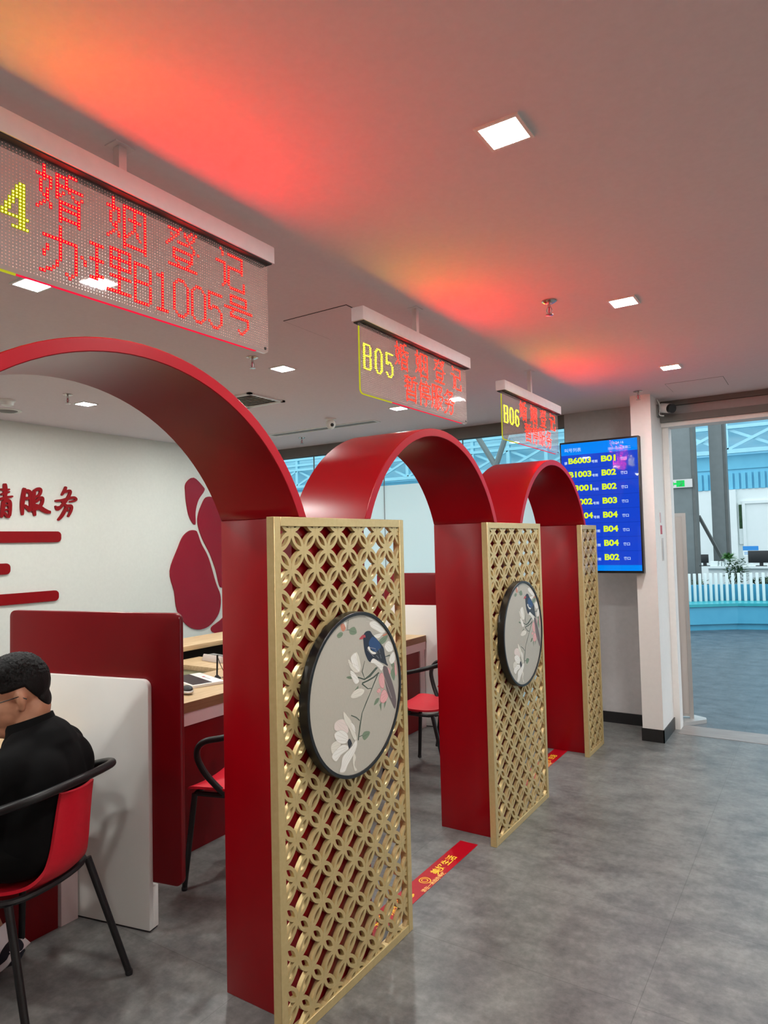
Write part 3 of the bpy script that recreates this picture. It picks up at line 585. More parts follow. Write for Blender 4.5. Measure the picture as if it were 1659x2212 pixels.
# cctv camera on the post
t = thing('security_camera', 'bullet security camera on the white post above the door', 'camera', (0.386, 5.72, 2.55))
ry = Euler((0, 0.0, math.radians(-52))).to_matrix()
ax = Vector((0.72, -0.62, -0.22)).normalized()
MB().tube([Vector((0.03, 0.03, 0.03)), Vector((0.03, 0.03, 0.03))+ax*0.10], [0.038, 0.038], M['postwhite'], 18).build('body', t, smooth=True)
MB().tube([Vector((0.03, 0.03, 0.03))+ax*0.10, Vector((0.03, 0.03, 0.03))+ax*0.128], [0.037, 0.035], M['rim'], 18).build('lens_hood', t, smooth=True)
b = MB(); b.tube([(0, 0.02, 0.0), (0.03, 0.03, 0.0), (0.045, 0.02, 0.02)], 0.009, M['postwhite'], 8); b.box((0, -0.03, -0.045), (0.012, 0.06, 0.05), M['grille']); b.build('bracket', t)
MB().tube(spline([(0.008, -0.02, 0.09), (0.03, -0.03, 0.03), (0.02, -0.02, -0.03), (0.05, 0.0, -0.04)]), 0.004, M['white'], 6).build('cable', t)

# ------------------------------------------------------------------ ceiling fittings
def downlight(x, y, label):
    t = thing('ceiling_downlight', label, 'ceiling light', (x, y, CZ), 0, 'square ceiling downlights')
    o, i = 0.062, 0.052
    b = MB()
    for a, c in (((-o, -o), (o, -i)), ((-o, i), (o, o)), ((-o, -i), (-i, i)), ((i, -i), (o, i))): b.box((a[0], a[1], -0.006), (c[0], c[1], 0.0), M['bezel'])
    b.build('bezel', t)
    MB().box((-i, -i, -0.005), (i, i, -0.001), M['lamp']).build('diffuser', t)
    return t
LG = [(0.785, 1.675, 'square downlight, nearest and largest in the walkway ceiling'), (0.725, 3.225, 'square downlight, second along the walkway ceiling beside the sprinkler'), (0.675, 4.675, 'square downlight, farthest along the walkway near the door'),
      (-1.22, 1.53, 'square downlight under the near sign, left of the big arch top'), (-1.31, 3.17, 'square downlight between the near arch and the middle sign'), (-1.41, 4.70, 'square downlight seen below the middle sign'), (-3.15, 3.045, 'square downlight seen through the opening of the near arch'),
      (-3.15, 1.5, 'added unseen square downlight over the counters, outside the picture to the left'), (-3.15, 4.6, 'square downlight over the counters hidden behind the arches'),  # the left one is out of view, added for room light
      (0.8, 0.14, 'added unseen square downlight over the walkway just behind the photographer'), (0.8, -1.4, 'added unseen square downlight over the walkway well behind the photographer'), (-1.2, 0.0, 'added unseen square downlight over the booths left of the photographer'), (-3.15, -0.1, 'added unseen square downlight over the counters far left of the photographer'),  # out-of-view lamps here and below are added to light the room
      (2.9, 0.14, 'added unseen square downlight right of the photographer'), (2.9, 1.68, 'added unseen square downlight right of the walkway, nearer'), (2.9, 3.22, 'added unseen square downlight right of the walkway, middle'), (2.9, 4.7, 'added unseen square downlight right of the walkway, near the entrance'), (2.9, -1.4, 'added unseen square downlight right of and behind the photographer'), (-1.2, -1.6, 'added unseen square downlight behind and left of the photographer')]
for x, y, l in LG: downlight(x, y, l)
def sprinkler(x, y, label):
    t = thing('fire_sprinkler', label, 'sprinkler', (x, y, CZ), 0, 'ceiling sprinklers')
    MB().lathe([(0.034, 0.0), (0.034, -0.004), (0.02, -0.012), (0.012, -0.012)], M['chrome'], n=18).build('escutcheon', t, smooth=True)
    b = MB(); b.tube([(0, 0, -0.01), (0, 0, -0.03)], 0.007, M['chrome'], 8)
    for s_ in (-1, 1): b.tube([(0.006*s_, 0, -0.028), (0.014*s_, 0, -0.045), (0.004*s_, 0, -0.062)], 0.0025, M['chrome'], 6)
    b.lathe([(0.002, -0.062), (0.017, -0.064), (0.017, -0.067), (0.002, -0.068)], M['chrome'], n=14); b.build('head', t)
    MB().tube([(0, 0, -0.03), (0, 0, -0.058)], 0.0035, M['stickred'], 8).build('glass_bulb', t)
for x, y, l in ((0.444, 3.008, 'chrome sprinkler in the walkway ceiling beside the second downlight'), (0.333, 5.308, 'chrome sprinkler above the top of the white post'), (-2.989, 5.37, 'small sprinkler left of the ceiling slot vent'), (-2.96, 2.78, 'sprinkler just above the light seen through the near arch'), (-1.28, 2.87, 'sprinkler just behind the corner of the near sign')): sprinkler(x, y, l)
t = thing('dome_camera', 'small white dome camera beside the ceiling slot vent', 'camera', (-2.122, 4.72, CZ))
MB().lathe([(0.05, 0), (0.05, -0.012), (0.02, -0.018)], M['bezel'], n=20).build('base', t, smooth=True)
MB().ell((0, 0, -0.05), (0.042, 0.042, 0.045), M['bezel']).build('body', t, smooth=True)
MB().ell((0.03, -0.02, -0.06), (0.016, 0.016, 0.016), M['rim'], 10, 8).build('lens', t, smooth=True)
for x, y, l in ((-3.45, 2.62, 'round smoke detector seen through the near arch'), (-2.95, 4.6, 'round smoke detector behind the shoulder of the near arch')):
    t = thing('smoke_detector', l, 'smoke detector', (x, y, CZ), 0, 'smoke detectors')
    MB().lathe([(0.055, 0), (0.055, -0.012), (0.05, -0.015)], M['bezel'], n=22).build('base', t, smooth=True)
    MB().lathe([(0.045, -0.014), (0.04, -0.04), (0.015, -0.05)], M['bezel'], n=22).build('chamber', t, smooth=True)
t = thing('round_air_diffuser', 'flat round ceiling air diffuser above the white wall at the left edge', 'speaker', (-3.82, 2.82, CZ))  # round air diffuser
MB().lathe([(0.10, 0), (0.10, -0.006), (0.085, -0.01), (0.085, -0.006)], M['bezel'], n=28).build('ring', t, smooth=True)
MB().lathe([(0.08, -0.002), (0.06, -0.012), (0.02, -0.016)], M['grille'], n=28).build('grille', t, smooth=True)
t = thing('air_grille', 'square louvred air vent in the ceiling behind the near arch', 'vent', (-2.12, 3.71, CZ))
a = 0.19; b = MB()
for p, q in (((-a, -a), (a, -a+.03)), ((-a, a-.03), (a, a)), ((-a, -a), (-a+.03, a)), ((a-.03, -a), (a, a))): b.box((p[0], p[1], -0.012), (q[0], q[1], 0), M['bezel'])
b.build('frame', t)
MB().box((-a+.03, -a+.03, -0.002), (a-.03, a-.03, 0), M['darkgap']).build('duct', t)
for k in range(8):
    y = -0.14+0.04*k
    MB().add([(-a+.03, y-0.012, -0.012), (a-.03, y-0.012, -0.012), (a-.03, y+0.012, -0.002), (-a+.03, y+0.012, -0.002), (-a+.03, y-0.010, -0.014), (a-.03, y-0.010, -0.014), (a-.03, y+0.014, -0.004), (-a+.03, y+0.014, -0.004)], [(0,1,2,3),(7,6,5,4),(0,4,5,1),(2,6,7,3),(0,3,7,4),(1,5,6,2)], M['bezel']).build('louvre', t)
t = thing('slot_vent', 'long dark slot air vent in the ceiling behind the arches', 'vent', (-2.49, 5.06, CZ))
b = MB(); b.box((-0.63, -0.06, -0.008), (0.63, -0.045, 0), M['bezel']); b.box((-0.63, 0.045, -0.008), (0.63, 0.06, 0), M['bezel']); b.box((-0.63, -0.045, -0.008), (-0.615, 0.045, 0), M['bezel']); b.box((0.615, -0.045, -0.008), (0.63, 0.045, 0), M['bezel']); b.build('frame', t)
MB().box((-0.615, -0.045, -0.003), (0.615, 0.045, 0), M['grille']).build('slot', t)
t = thing('access_panel', 'square ceiling access panel left of the middle sign', 'access panel', (-0.52, 2.68, CZ))
b = MB(); a = 0.19
for p, q in (((-a, -a), (a, -a+.004)), ((-a, a-.004), (a, a)), ((-a, -a), (-a+.004, a)), ((a-.004, -a), (a, a))): b.box((p[0], p[1], -0.0015), (q[0], q[1], 0), M['darkgap'])
b.build('joint', t); MB().box((-a+.004, -a+.004, -0.003), (a-.004, a-.004, 0), M['ceil']).build('lid', t)
t = thing('access_panel', 'faint rectangular ceiling access panel in front of the door header', 'access panel', (0.735, 5.35, CZ))
b = MB(); ax_, ay_ = 0.19, 0.165
for p, q in (((-ax_, -ay_), (ax_, -ay_+.003)), ((-ax_, ay_-.003), (ax_, ay_)), ((-ax_, -ay_), (-ax_+.003, ay_)), ((ax_-.003, -ay_), (ax_, ay_))): b.box((p[0], p[1], -0.001), (q[0], q[1], 0), M['grille'])
b.build('joint', t); MB().box((-ax_+.003, -ay_+.003, -0.002), (ax_-.003, ay_-.003, 0), M['ceil']).build('lid', t)

# ------------------------------------------------------------------ LED signs
GL = {
'婚': """..#.......###..|..#...####.....|..#...#..#.....|#####.#..#.....|..#.#.#########|.#..#.#...#....|.#..#.#.#..#..#|.#.#..##....##.|.#.#..#......#.|..##...#######.|...#...#.....#.|..#.#..#######.|.#..#..#.....#.|#......#.....#.|.......#######.|.......#.....#.""",
'姻': """..#............|..#...#########|..#...#...#...#|#####.#...#...#|..#.#.#...#...#|.#..#.#.#####.#|.#..#.#...#...#|.#..#.#...#...#|.#.#..#...#...#|..##..#..#.#..#|...#..#.#..#..#|..#.#.##....#.#|.#..#.#.......#|#.....#.......#|......#########|......#.......#""",
'登': """......#....#.#.|.#####..#.#.#..|.....#..##..#..|..#.#....#.#...|...#......#....|..#..#####.#...|.#..........#..|#...........#.#|...#########...|...#.......#...|...#.......#...|...#########...|....#.....#....|.....#...#.....|.#############.|...............""",
'记': """..#............|...#..########.|...#.........#.|.............#.|.............#.|#####........#.|....#.########.|....#.#......#.|....#.#........|....#.#........|....#.#........|....#.#.......#|....###.......#|....#.#.......#|...#...########|...............""",
'办': """......#........|......#........|......#........|......#........|.###########...|......#....#...|......#....#...|..#...#....#.#.|..#...#....#..#|.#....#....#..#|.#....#....#...|.....#.....#...|.....#.....#...|....#......#...|..##....#.#....|##.......#.....""",
'理': """.......########|#####..#..#...#|..#....#..#...#|..#....########|..#....#..#...#|..#....#..#...#|#####..########|..#.......#....|..#.......#....|..#....########|..#.......#....|..###.....#....|###.......#....|..........#....|......#########|...............""",
'号': """...#########...|...#.......#...|...#.......#...|...#########...|...............|###############|....#..........|...#...........|...##########..|............#..|............#..|............#..|...........#...|.......#..#....|........##.....|...............""",
'暂': """...#.......##..|#######.###....|..#.....#......|.#.#....#######|#######.#...#..|...#....#...#..|..#####.#...#..|##.#...#....#..|...#..#.....#..|..###########..|..#.........#..|..###########..|..#.........#..|..#.........#..|..###########..|..#.........#..""",
'停': """...#.....#.....|...#......#....|..#############|..#............|.##..########..|.##..#......#..|#.#..########..|..#............|..#.###########|..#.#.........#|..#.#.#######.#|..#......#.....|..#......#.....|..#......#.....|..#....#.#.....|..#.....#......""",
'服': """.#####.#######.|.#...#.#.....#.|.#...#.#.....#.|.#...#.#..#.#..|.#####.#...#...|.#...#.#.......|.#...#.########|.#...#.##.....#|.#####.#.#....#|.#...#.#.#...#.|.#...#.#..#.#..|.#...#.#...#...|.#...#.#..#.#..|#..#.#.#.#...#.|#...#..##.....#|.......#.......""",
'务': """.....#.........|.....########..|....##......#..|...#..#....#...|.##....#.##....|........#......|......##.##....|..####.....####|.......#.......|..###########..|......#.....#..|......#.....#..|.....#......#..|....#.......#..|...#....#..#...|.##......##....""",
'B': """######..|#.....#.|#.....#.|#.....#.|#.....#.|#.....#.|######..|#.....#.|#.....#.|#.....#.|#.....#.|#.....#.|#.....#.|######..""",
'0': """..###...|.#...#..|#.....#.|#.....#.|#.....#.|#.....#.|#.....#.|#.....#.|#.....#.|#.....#.|#.....#.|#.....#.|.#...#..|..###...""",
'1': """...#....|.###....|...#....|...#....|...#....|...#....|...#....|...#....|...#....|...#....|...#....|...#....|...#....|.#####..""",
'4': """.....#..|....##..|....##..|...#.#..|...#.#..|..#..#..|..#..#..|.#...#..|.#...#..|#....#..|#######.|.....#..|.....#..|...####.""",
'5': """#######.|#.......|#.......|#.......|#.......|#.###...|##...#..|......#.|......#.|......#.|......#.|#.....#.|.#...#..|..###...""",
'6': """..####..|.#....#.|#.......|#.......|#.......|#.###...|##...#..|#.....#.|#.....#.|#.....#.|#.....#.|#.....#.|.#...#..|..###...""",
}
NR = 36
def sign(y0, LEN, zt, hgt, digits, second, second_col, label):
    """y0: left end of the acrylic sheet; text runs along +Y and faces the walkway"""
    X0 = -0.105; PY = 0.0078*(1.072 if LEN > 1.05 else LEN/0.985); PZ = hgt*0.0078/0.297
    t = thing('hanging_led_sign', label, 'LED sign', (X0, y0+LEN/2, CZ), 0, 'hanging counter signs')
    NC = int((LEN-0.012)/PY)+1; zt -= CZ; zb = zt-hgt; ya, yb = -LEN/2, LEN/2
    MB().box((-0.030, ya-0.010, zt), (0.030, yb+0.010, zt+0.058), M['header']).build('header_housing', t, bevel=0.003)
    MB().box((-0.026, ya, zt-0.004), (0.026, yb, zt), M['darkgap']).build('clamp_channel', t)
    for yy in (-0.025,):
        b = MB(); b.box((-0.012, yy-0.012, zt+0.058), (0.012, yy+0.012, -0.003), M['header']); b.box((-0.025, yy-0.03, -0.003), (0.025, yy+0.03, 0), M['header']); b.box((-0.02, yy-0.04, zt+0.056), (0.02, yy+0.04, zt+0.062), M['darkgap']); b.build('hanger', t)
    pts = rrect(ya, zb, yb, zt-0.004, 0.02, 5, (1, 0, 0, 1))
    MB().prism(pts, 0, -0.005, 0.005, M['acrylic']).build('acrylic_sheet', t)
    yo = ya+0.006; zo = zt-0.011
    def quads(cells, hw, x, m, rnd=False, into=None):
        v, fs = [], []
        for (i, j) in cells:
            y, z = yo+i*PY, zo-j*PZ; o = len(v)
            if rnd:
                v += [(x, y+hw*1.08*math.cos(q*PI/4+PI/8), z+hw*1.08*math.sin(q*PI/4+PI/8)) for q in range(8)]; fs.append(tuple(range(o, o+8)))
            else:
                v += [(x, y-hw, z-hw), (x, y+hw, z-hw), (x, y+hw, z+hw), (x, y-hw, z+hw)]; fs.append((o, o+1, o+2, o+3))
        return (into or MB()).add(v, fs, m)
    used = set()
    def putc(ch, col, row, lens, core, bold=False):
        cells = set()
        for j, ln in enumerate(GL[ch].split('|')):
            for i, c in enumerate(ln):
                if c == '#':
                    cells.add((col+i, row+j))
                    if bold: cells.add((col+i+1, row+j))
        used.update(cells); cells = sorted(cells)
        mb2 = quads(cells, 0.5*PY+0.0001, 0.0060, M[lens]); quads(cells, 0.0019, 0.0066, M[core], True, mb2); mb2.build('lit_character', t)  # glowing cells behind the cores imitate the bloom of each diode
    for k, ch in enumerate('婚姻登记'): putc(ch, 34+23*k, 1, 'halored', 'ledred')
    cc = second_col
    for ch in second:
        big = len(GL[ch].split('|')[0]) > 8
        putc(ch, cc, 18 if big else 20, 'halored', 'ledred'); cc += 16 if big else 8
    for k, ch in enumerate(digits): putc(ch, 2+11*k, 10, 'haloyel', 'ledyel', True)
    rest = [(i, j) for i in range(NC) for j in range(NR) if (i, j) not in used]
    quads(rest, 0.0013, 0.0056, M['dot']).build('unlit_diodes', t)['kind'] = 'stuff'
    # light escaping along the cut edges of the sheet
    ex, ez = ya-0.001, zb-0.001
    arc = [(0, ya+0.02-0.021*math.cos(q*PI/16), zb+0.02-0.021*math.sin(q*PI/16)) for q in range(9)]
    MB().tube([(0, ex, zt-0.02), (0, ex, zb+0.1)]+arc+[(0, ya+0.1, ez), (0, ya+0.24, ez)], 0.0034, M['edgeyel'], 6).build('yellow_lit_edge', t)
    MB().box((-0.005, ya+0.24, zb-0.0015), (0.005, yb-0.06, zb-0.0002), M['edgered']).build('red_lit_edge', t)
    MB().lathe([(0.005, 0.005), (0.005, 0.007), (0.002, 0.008)], M['darkgap'], c=(0, yb-0.018, zb+0.016), n=10, axis=0).build('screw', t)
    return t
sign(0.611, 1.10, 2.516, 0.309, 'B04', '办理B1005号', 35, 'nearest hanging LED sign, number ending in 4 with red characters above the big arch')
sign(2.260, 0.985, 2.468, 0.297, 'B05', '暂停服务', 44, 'middle hanging LED sign reading B05 with red characters')
sign(3.725, 1.005, 2.440, 0.288, 'B06', '暂停服务', 44, 'farthest hanging LED sign, partly in front of the television')

# ------------------------------------------------------------------ red pillars, arches, gold screens
def pillar(ya, yb, label):
    t = thing('arch_pillar', label, 'pillar', (-0.1995, (ya+yb)/2, 0), 0, 'red lacquered pillars')
    h = (yb-ya)/2
    MB().box((-0.1655, -h, 0), (0.1655, h, 1.65), M['red']).build('shaft', t, bevel=0.003)
    return t
PIL = [(0.09, 0.52), (1.735, 2.162), (3.33, 3.733), (4.945, 5.2)]
for (a_, c_), l in zip(PIL, ('red pillar carrying the hidden left foot of the near arch', 'nearest red lacquered pillar, behind the widest gold screen', 'middle red pillar between the second and third gold screens', 'farthest red pillar, behind the narrow gold screen')): pillar(a_, c_, l)
def arch(ya, yb, label, rise=0.385):
    t = thing('red_arch', label, 'arch', (-0.1825, (ya+yb)/2, 1.65), 0, 'red arches')
    h = (yb-ya)/2; th = 0.035; n = 40
    def seg(hw, rs):
        R_ = (hw*hw+rs*rs)/(2*rs); zc = rs-R_; a0 = math.asin(max(-1, min(1, hw/R_)))
        if rs > hw: a0 = PI-a0
        return [(R_*math.sin(-a0+2*a0*k/n), zc+R_*math.cos(-a0+2*a0*k/n)) for k in range(n+1)]
    I = seg(h, rise); O = seg(h+th*1.15, rise+th)
    xa, xb = -0.182, 0.182
    v = [(xa, *p) for p in I]+[(xb, *p) for p in I]+[(xa, *p) for p in O]+[(xb, *p) for p in O]; N = n+1; 
    b = MB(); f1, f2 = [], []
    for i in range(n):
        f1 += [(i, i+1, N+i+1, N+i), (2*N+i, 3*N+i, 3*N+i+1, 2*N+i+1)]
        f2 += [(N+i, N+i+1, 3*N+i+1, 3*N+i), (i, 2*N+i, 2*N+i+1, i+1)]
    f2 += [(0, N, 3*N, 2*N), (n, 2*N+n, 3*N+n, N+n)]
    b.add(v, f1, M['red']); o = len(b.v)-len(v); k = b._m(M['pink_edge'])
    for q in f2: b.f.append(tuple(i+o for i in q)); b.mi.append(k)
    b.build('vault', t, bevel=0.002, seg=1)
    return t
arch(0.52, 1.735, 'nearest red arch, largest and cut off by the left edge', 0.402)
arch(2.162, 3.33, 'middle red arch between the nearest and middle pillars')
arch(3.733, 4.945, 'farthest red arch in front of the television')

def fretwork_mesh(ya, yb, za, zb, y_ref, z_ref):
    """overlapping circle pattern: hollow leaf-shaped rings between the nodes, clipped at the frame"""
    a, c = 0.0638, 0.0618; xa, xb = -0.022, -0.006
    bm = bmesh.new()
    def lens(P, Q, grow):
        d = Q-P; L_ = d.length; tn = d/L_; n_ = Vector((-tn.y, tn.x)); hw = 0.0196+grow; hl = L_/2+(grow*1.75 if grow else 0.0045); ex_ = 2.0 if grow else 2.5; pts = []
        for k in range(13):
            q = -1+2*k/12; pts.append((P+Q)/2+tn*hl*q+n_*hw*(1-abs(q)**ex_))
        for k in range(1, 12):
            q = 1-2*k/12; pts.append((P+Q)/2+tn*hl*q-n_*hw*(1-abs(q)**ex_))
        return pts
    i0, i1 = int((ya-y_ref)/a)-2, int((yb-y_ref)/a)+2; j0, j1 = int((za-z_ref)/c)-2, int((zb-z_ref)/c)+2
    for i in range(i0, i1):
        for j in range(j0, j1):
            if (i+j) % 2: continue
            for di, dj in ((1, 1), (1, -1)):
                P = Vector((y_ref+i*a, z_ref+j*c)); Q = Vector((y_ref+(i+di)*a, z_ref+(j+dj)*c))
                if max(P.x, Q.x) < ya or min(P.x, Q.x) > yb or max(P.y, Q.y) < za or min(P.y, Q.y) > zb: continue
                dx = 0.00025*((i % 2)+(2 if dj > 0 else 0)); A, B = lens(P, Q, 0.0), lens(P, Q, -0.0106); n = len(A)
                va = [[bm.verts.new((x, p.x, p.y)) for p in pts] for x in (xa+dx, xb+dx) for pts in (A, B)]   # [xaA, xaB, xbA, xbB]
                for k in range(n):
                    l = (k+1) % n
                    bm.faces.new((va[2][k], va[2][l], va[3][l], va[3][k])); bm.faces.new((va[0][k], va[1][k], va[1][l], va[0][l]))
                    bm.faces.new((va[0][k], va[0][l], va[2][l], va[2][k])); bm.faces.new((va[1][k], va[3][k], va[3][l], va[1][l]))
    for co, no in (((0, ya, 0), (0, -1, 0)), ((0, yb, 0), (0, 1, 0)), ((0, 0, za), (0, 0, -1)), ((0, 0, zb), (0, 0, 1))):
        bmesh.ops.bisect_plane(bm, geom=bm.verts[:]+bm.edges[:]+bm.faces[:], plane_co=co, plane_no=no, clear_outer=True)
    me = bpy.data.meshes.new('fretwork'); bm.to_mesh(me); bm.free(); me.materials.append(M['gold']); return me
def screen(ya, yb, x, label, yr):
    t = thing('gold_lattice_screen', label, 'lattice screen', (x, (ya+yb)/2, 0), 0, 'gold lattice screens')
    h = (yb-ya)/2; e = 0.031; D = -0.033
    b = MB()
    b.box((D, -h, 0), (0, -h+e, 1.65), M['gold']); b.box((D, h-e, 0), (0, h, 1.65), M['gold']); b.box((D, -h+e, 1.619), (0, h-e, 1.65), M['gold']); b.box((D, -h+e, 0), (0, h-e, 0.031), M['gold']); b.build('frame', t, bevel=0.0015, seg=1)
    me = fretwork_mesh(-h+0.02, h-0.02, 0.02, 1.63, yr, 1.5395)
    o = bpy.data.objects.new('fretwork', me); COL.objects.link(o); o.parent = t
    return t
screen(-0.06, 0.73, 0, 'gold lattice screen left of the photographer, outside the picture', -0.241)
screen(1.612, 2.40, 0, 'nearest gold lattice screen, with a round bird picture on it', -0.241)
screen(3.235, 4.022, 0, 'middle gold lattice screen, with the second round bird picture', -0.241)
screen(4.865, 5.25, 0, 'farthest narrow gold lattice screen without a picture', -0.02)

def round_picture(y, z, x, label):
    t = thing('round_picture', label, 'picture', (x, y, z), 0, 'round magpie pictures')
    R_ = 0.29
    b = MB(); prof = [(R_-0.012, 0.0), (R_, 0.0), (R_, 0.034), (R_-0.002, 0.036), (R_-0.012, 0.036), (R_-0.0125, 0.030)]
    n = 72; v = []; fs = []
    for (rr, h) in prof:
        for k in range(n): a = 2*PI*k/n; v.append((h, rr*math.cos(a), rr*math.sin(a)))
    N = len(prof)
    for i in range(N):
        for k in range(n): fs.append((i*n+k, i*n+(k+1) % n, ((i+1) % N)*n+(k+1) % n, ((i+1) % N)*n+k))
    b.add(v, fs, M['rim']); b.build('rim', t, smooth=True)
    b = MB(); rc = R_-0.0125
    b.prism([(rc*math.cos(2*PI*k/n), rc*math.sin(2*PI*k/n)) for k in range(n)], 0, 0.002, 0.031, M['silk'])
    for q, (nm, pl) in enumerate(PAINT):
        P = []
        for p in pl:
            d = math.hypot(*p); s_ = min(1.0, 0.985/d) if d > 0 else 1; P.append((p[0]*s_*0.277, p[1]*s_*0.277))
        if nm not in ('stem',) and len(P) > 3:
            C_ = [Vector((*p, 0)) for p in P]; C_ = C_+[C_[0]]
            n_ = len(P); sm = []
            for i in range(n_):
                a_, b_, c_, d_ = (Vector((*P[(i+k) % n_], 0)) for k in (-1, 0, 1, 2))
                for tt in (0, 0.34, 0.67): sm.append(0.5*((2*b_)+(c_-a_)*tt+(2*a_-5*b_+4*c_-d_)*tt*tt+(3*b_-a_-3*c_+d_)*tt**3))
            P = [(s.x, s.y) for s in sm]
        xq = 0.0312+q*0.000012
        b.add([(xq, *p) for p in P], [tuple(range(len(P)))], M['p_'+nm])
        if nm in ('white', 'cream', 'pinkwhite', 'leaf', 'pink'):
            n_ = len(P); cxx = sum(p[0] for p in P)/n_; czz = sum(p[1] for p in P)/n_; ln = M['p_'+('rose' if nm == 'pink' else 'stem' if nm == 'leaf' else 'line')]; xl = xq+0.000004
            if nm != 'leaf':
                for i in range(n_):
                    p, q2 = P[i], P[(i+1) % n_]; kk = 0.93
                    b.quad((xl, *p), (xl, *q2), (xl, cxx+(q2[0]-cxx)*kk, czz+(q2[1]-czz)*kk), (xl, cxx+(p[0]-cxx)*kk, czz+(p[1]-czz)*kk), ln)
            far = max(range(n_), key=lambda i: (P[i][0]-cxx)**2+(P[i][1]-czz)**2); dv = Vector((P[far][0]-cxx, P[far][1]-czz)); sdv = Vector((-dv.y, dv.x)).normalized()
            for o_ in ((-0.25, 0.0, 0.25) if nm != 'leaf' else (0.0,)):
                a0 = Vector((cxx, czz))-dv*0.75+sdv*o_*0.02; a1 = Vector((cxx, czz))+dv*0.7+sdv*o_*0.06; w2 = sdv*0.0005
                b.quad((xl, *(a0-w2)), (xl, *(a1-w2)), (xl, *(a1+w2)), (xl, *(a0+w2)), ln)
    for (ua, va, ub, vb, wd, nm) in ((0.415, 0.50, 0.47, 0.44, 0.006, 'tick'), (0.50, 0.50, 0.53, 0.44, 0.006, 'tick'), (0.44, 0.42, 0.50, 0.37, 0.006, 'tick'), (0.53, 0.42, 0.56, 0.36, 0.006, 'tick'), (0.48, 0.35, 0.55, 0.31, 0.006, 'tick'), (0.57, 0.20, 0.80, -0.22, 0.003, 'line')):
        A_, B_ = Vector((ua, va))*0.277, Vector((ub, vb))*0.277; nn_ = Vector((-(B_-A_).y, (B_-A_).x)).normalized()*wd*0.25
        b.quad((0.0319, *(A_-nn_)), (0.0319, *(B_-nn_)), (0.0319, *(B_+nn_)), (0.0319, *(A_+nn_)), M['p_'+nm])
    b.build('painted_silk', t)
    return t
round_picture(2.006, 1.022, 0.001, 'near round painting of a blue magpie among white blossoms, black rim')
round_picture(3.612, 1.035, 0.001, 'farther round bird painting with black rim, on the middle screen')

# floor tapes
def floor_tape(ya, yb, x, label, ytext):
    t = thing('floor_tape', label, 'floor sticker', (x, (ya+yb)/2, 0), 0, 'red printed floor tapes')
    h = (yb-ya)/2; yc = (ya+yb)/2
    MB().box((-0.05, -h, 0.0003), (0.05, h, 0.0013), M['tape']).build('strip', t)
    b = MB(); zz = 0.0016
    F = lambda yy, xx: (lambda p, q: (xx-q, yy-yc+p, zz))
    for base in (ytext, ytext-0.62):
        put_text(b, '美好生活', 0.052, M['tapeyel'], F(base, 0.018), 0.0009)
        put_text(b, '热情服务', 0.052, M['tapeyel'], F(base-0.40, 0.018), 0.0009)
        # heart-like swirl between the two phrases
        c = base-0.075
        ring = [(0.0225*math.cos(a)*(1.0 if math.cos(a) > 0 else 1.35), 0.026*math.sin(a)) for a in [2*PI*k/24 for k in range(25)]]
        for sc_, w_ in ((1.0, 0.0022), (0.55, 0.002)):
            for k in range(24):
                p, q = Vector(ring[k])*sc_, Vector(ring[k+1])*sc_
                d = (q-p).normalized(); n_ = Vector((-d.y, d.x))*w_
                b.quad((-0.008-p.x-n_.x, c-yc+p.y+n_.y, zz), (-0.008-q.x-n_.x, c-yc+q.y+n_.y, zz), (-0.008-q.x+n_.x, c-yc+q.y-n_.y, zz), (-0.008-p.x+n_.x, c-yc+p.y-n_.y, zz), M['tapeyel'])
        put_text(b, '请在一米线外等候', 0.026, M['tapepale'], F(base-0.17, 0.046), 0.0006)
    b.build('print', t)
    return t
floor_tape(2.2, 3.22, -0.147, 'red floor tape with yellow writing between the near and middle screens', 2.84)
floor_tape(3.95, 4.945, -0.232, 'red floor tape just visible between the middle and far screens', 4.60)

# ------------------------------------------------------------------ booth furniture
TURN = math.radians(12)
def divider(y, dx, label):
    t = thing('booth_divider', label, 'divider', (-0.905+dx, y, 0), TURN, 'white booth dividers')
    MB().prism(rrect(-0.82, 0.006, 0.0, 1.015, 0.035, 6, (0, 1, 0, 0)), 1, 0.0, 0.024, M['white']).build('panel', t, bevel=0.004)
    MB().box((-0.82, 0.0235, 0.006), (-0.001, 0.055, 0.172), M['white']).build('base_block', t, bevel=0.002)
    MB().box((-0.81, 0.004, 0.0), (-0.004, 0.051, 0.006), M['base']).build('foot_strip', t)
    return t
def redscreen(y, dx, label):
    t = thing('red_privacy_screen', label, 'privacy screen', (-0.905+dx+0.14*math.cos(TURN)-0.0245*math.sin(TURN), y+0.14*math.sin(TURN)+0.0245*math.cos(TURN), 0), TURN, 'red privacy screens')
    MB().prism(rrect(-0.94, 0.19, 0.0, 1.288, 0.03, 6), 1, 0.0, 0.028, M['darkred']).build('panel', t, bevel=0.004)
    b = MB()
    for z in (0.4, 0.85): b.lathe([(0.012, 0.027), (0.012, 0.031)], M['chrome'], c=(-0.3, 0, z), n=12, axis=1)
    b.build('fixing_bolts', t)
    return t
DX = (0.0, -0.07, -0.15)
for k, (lab_d, lab_r) in enumerate((('white booth divider right behind the seated man', 'red privacy screen rising above the white divider behind the seated man'), ('white booth divider hidden behind the nearest gold screen', 'red privacy screen hidden behind the nearest gold screen'), ('white booth divider seen between the nearest and middle pillars', 'red privacy screen seen as a band between the nearest and middle pillars'))):
    divider(1.835+1.64*k, DX[k], lab_d); redscreen(1.835+1.64*k, DX[k], lab_r)
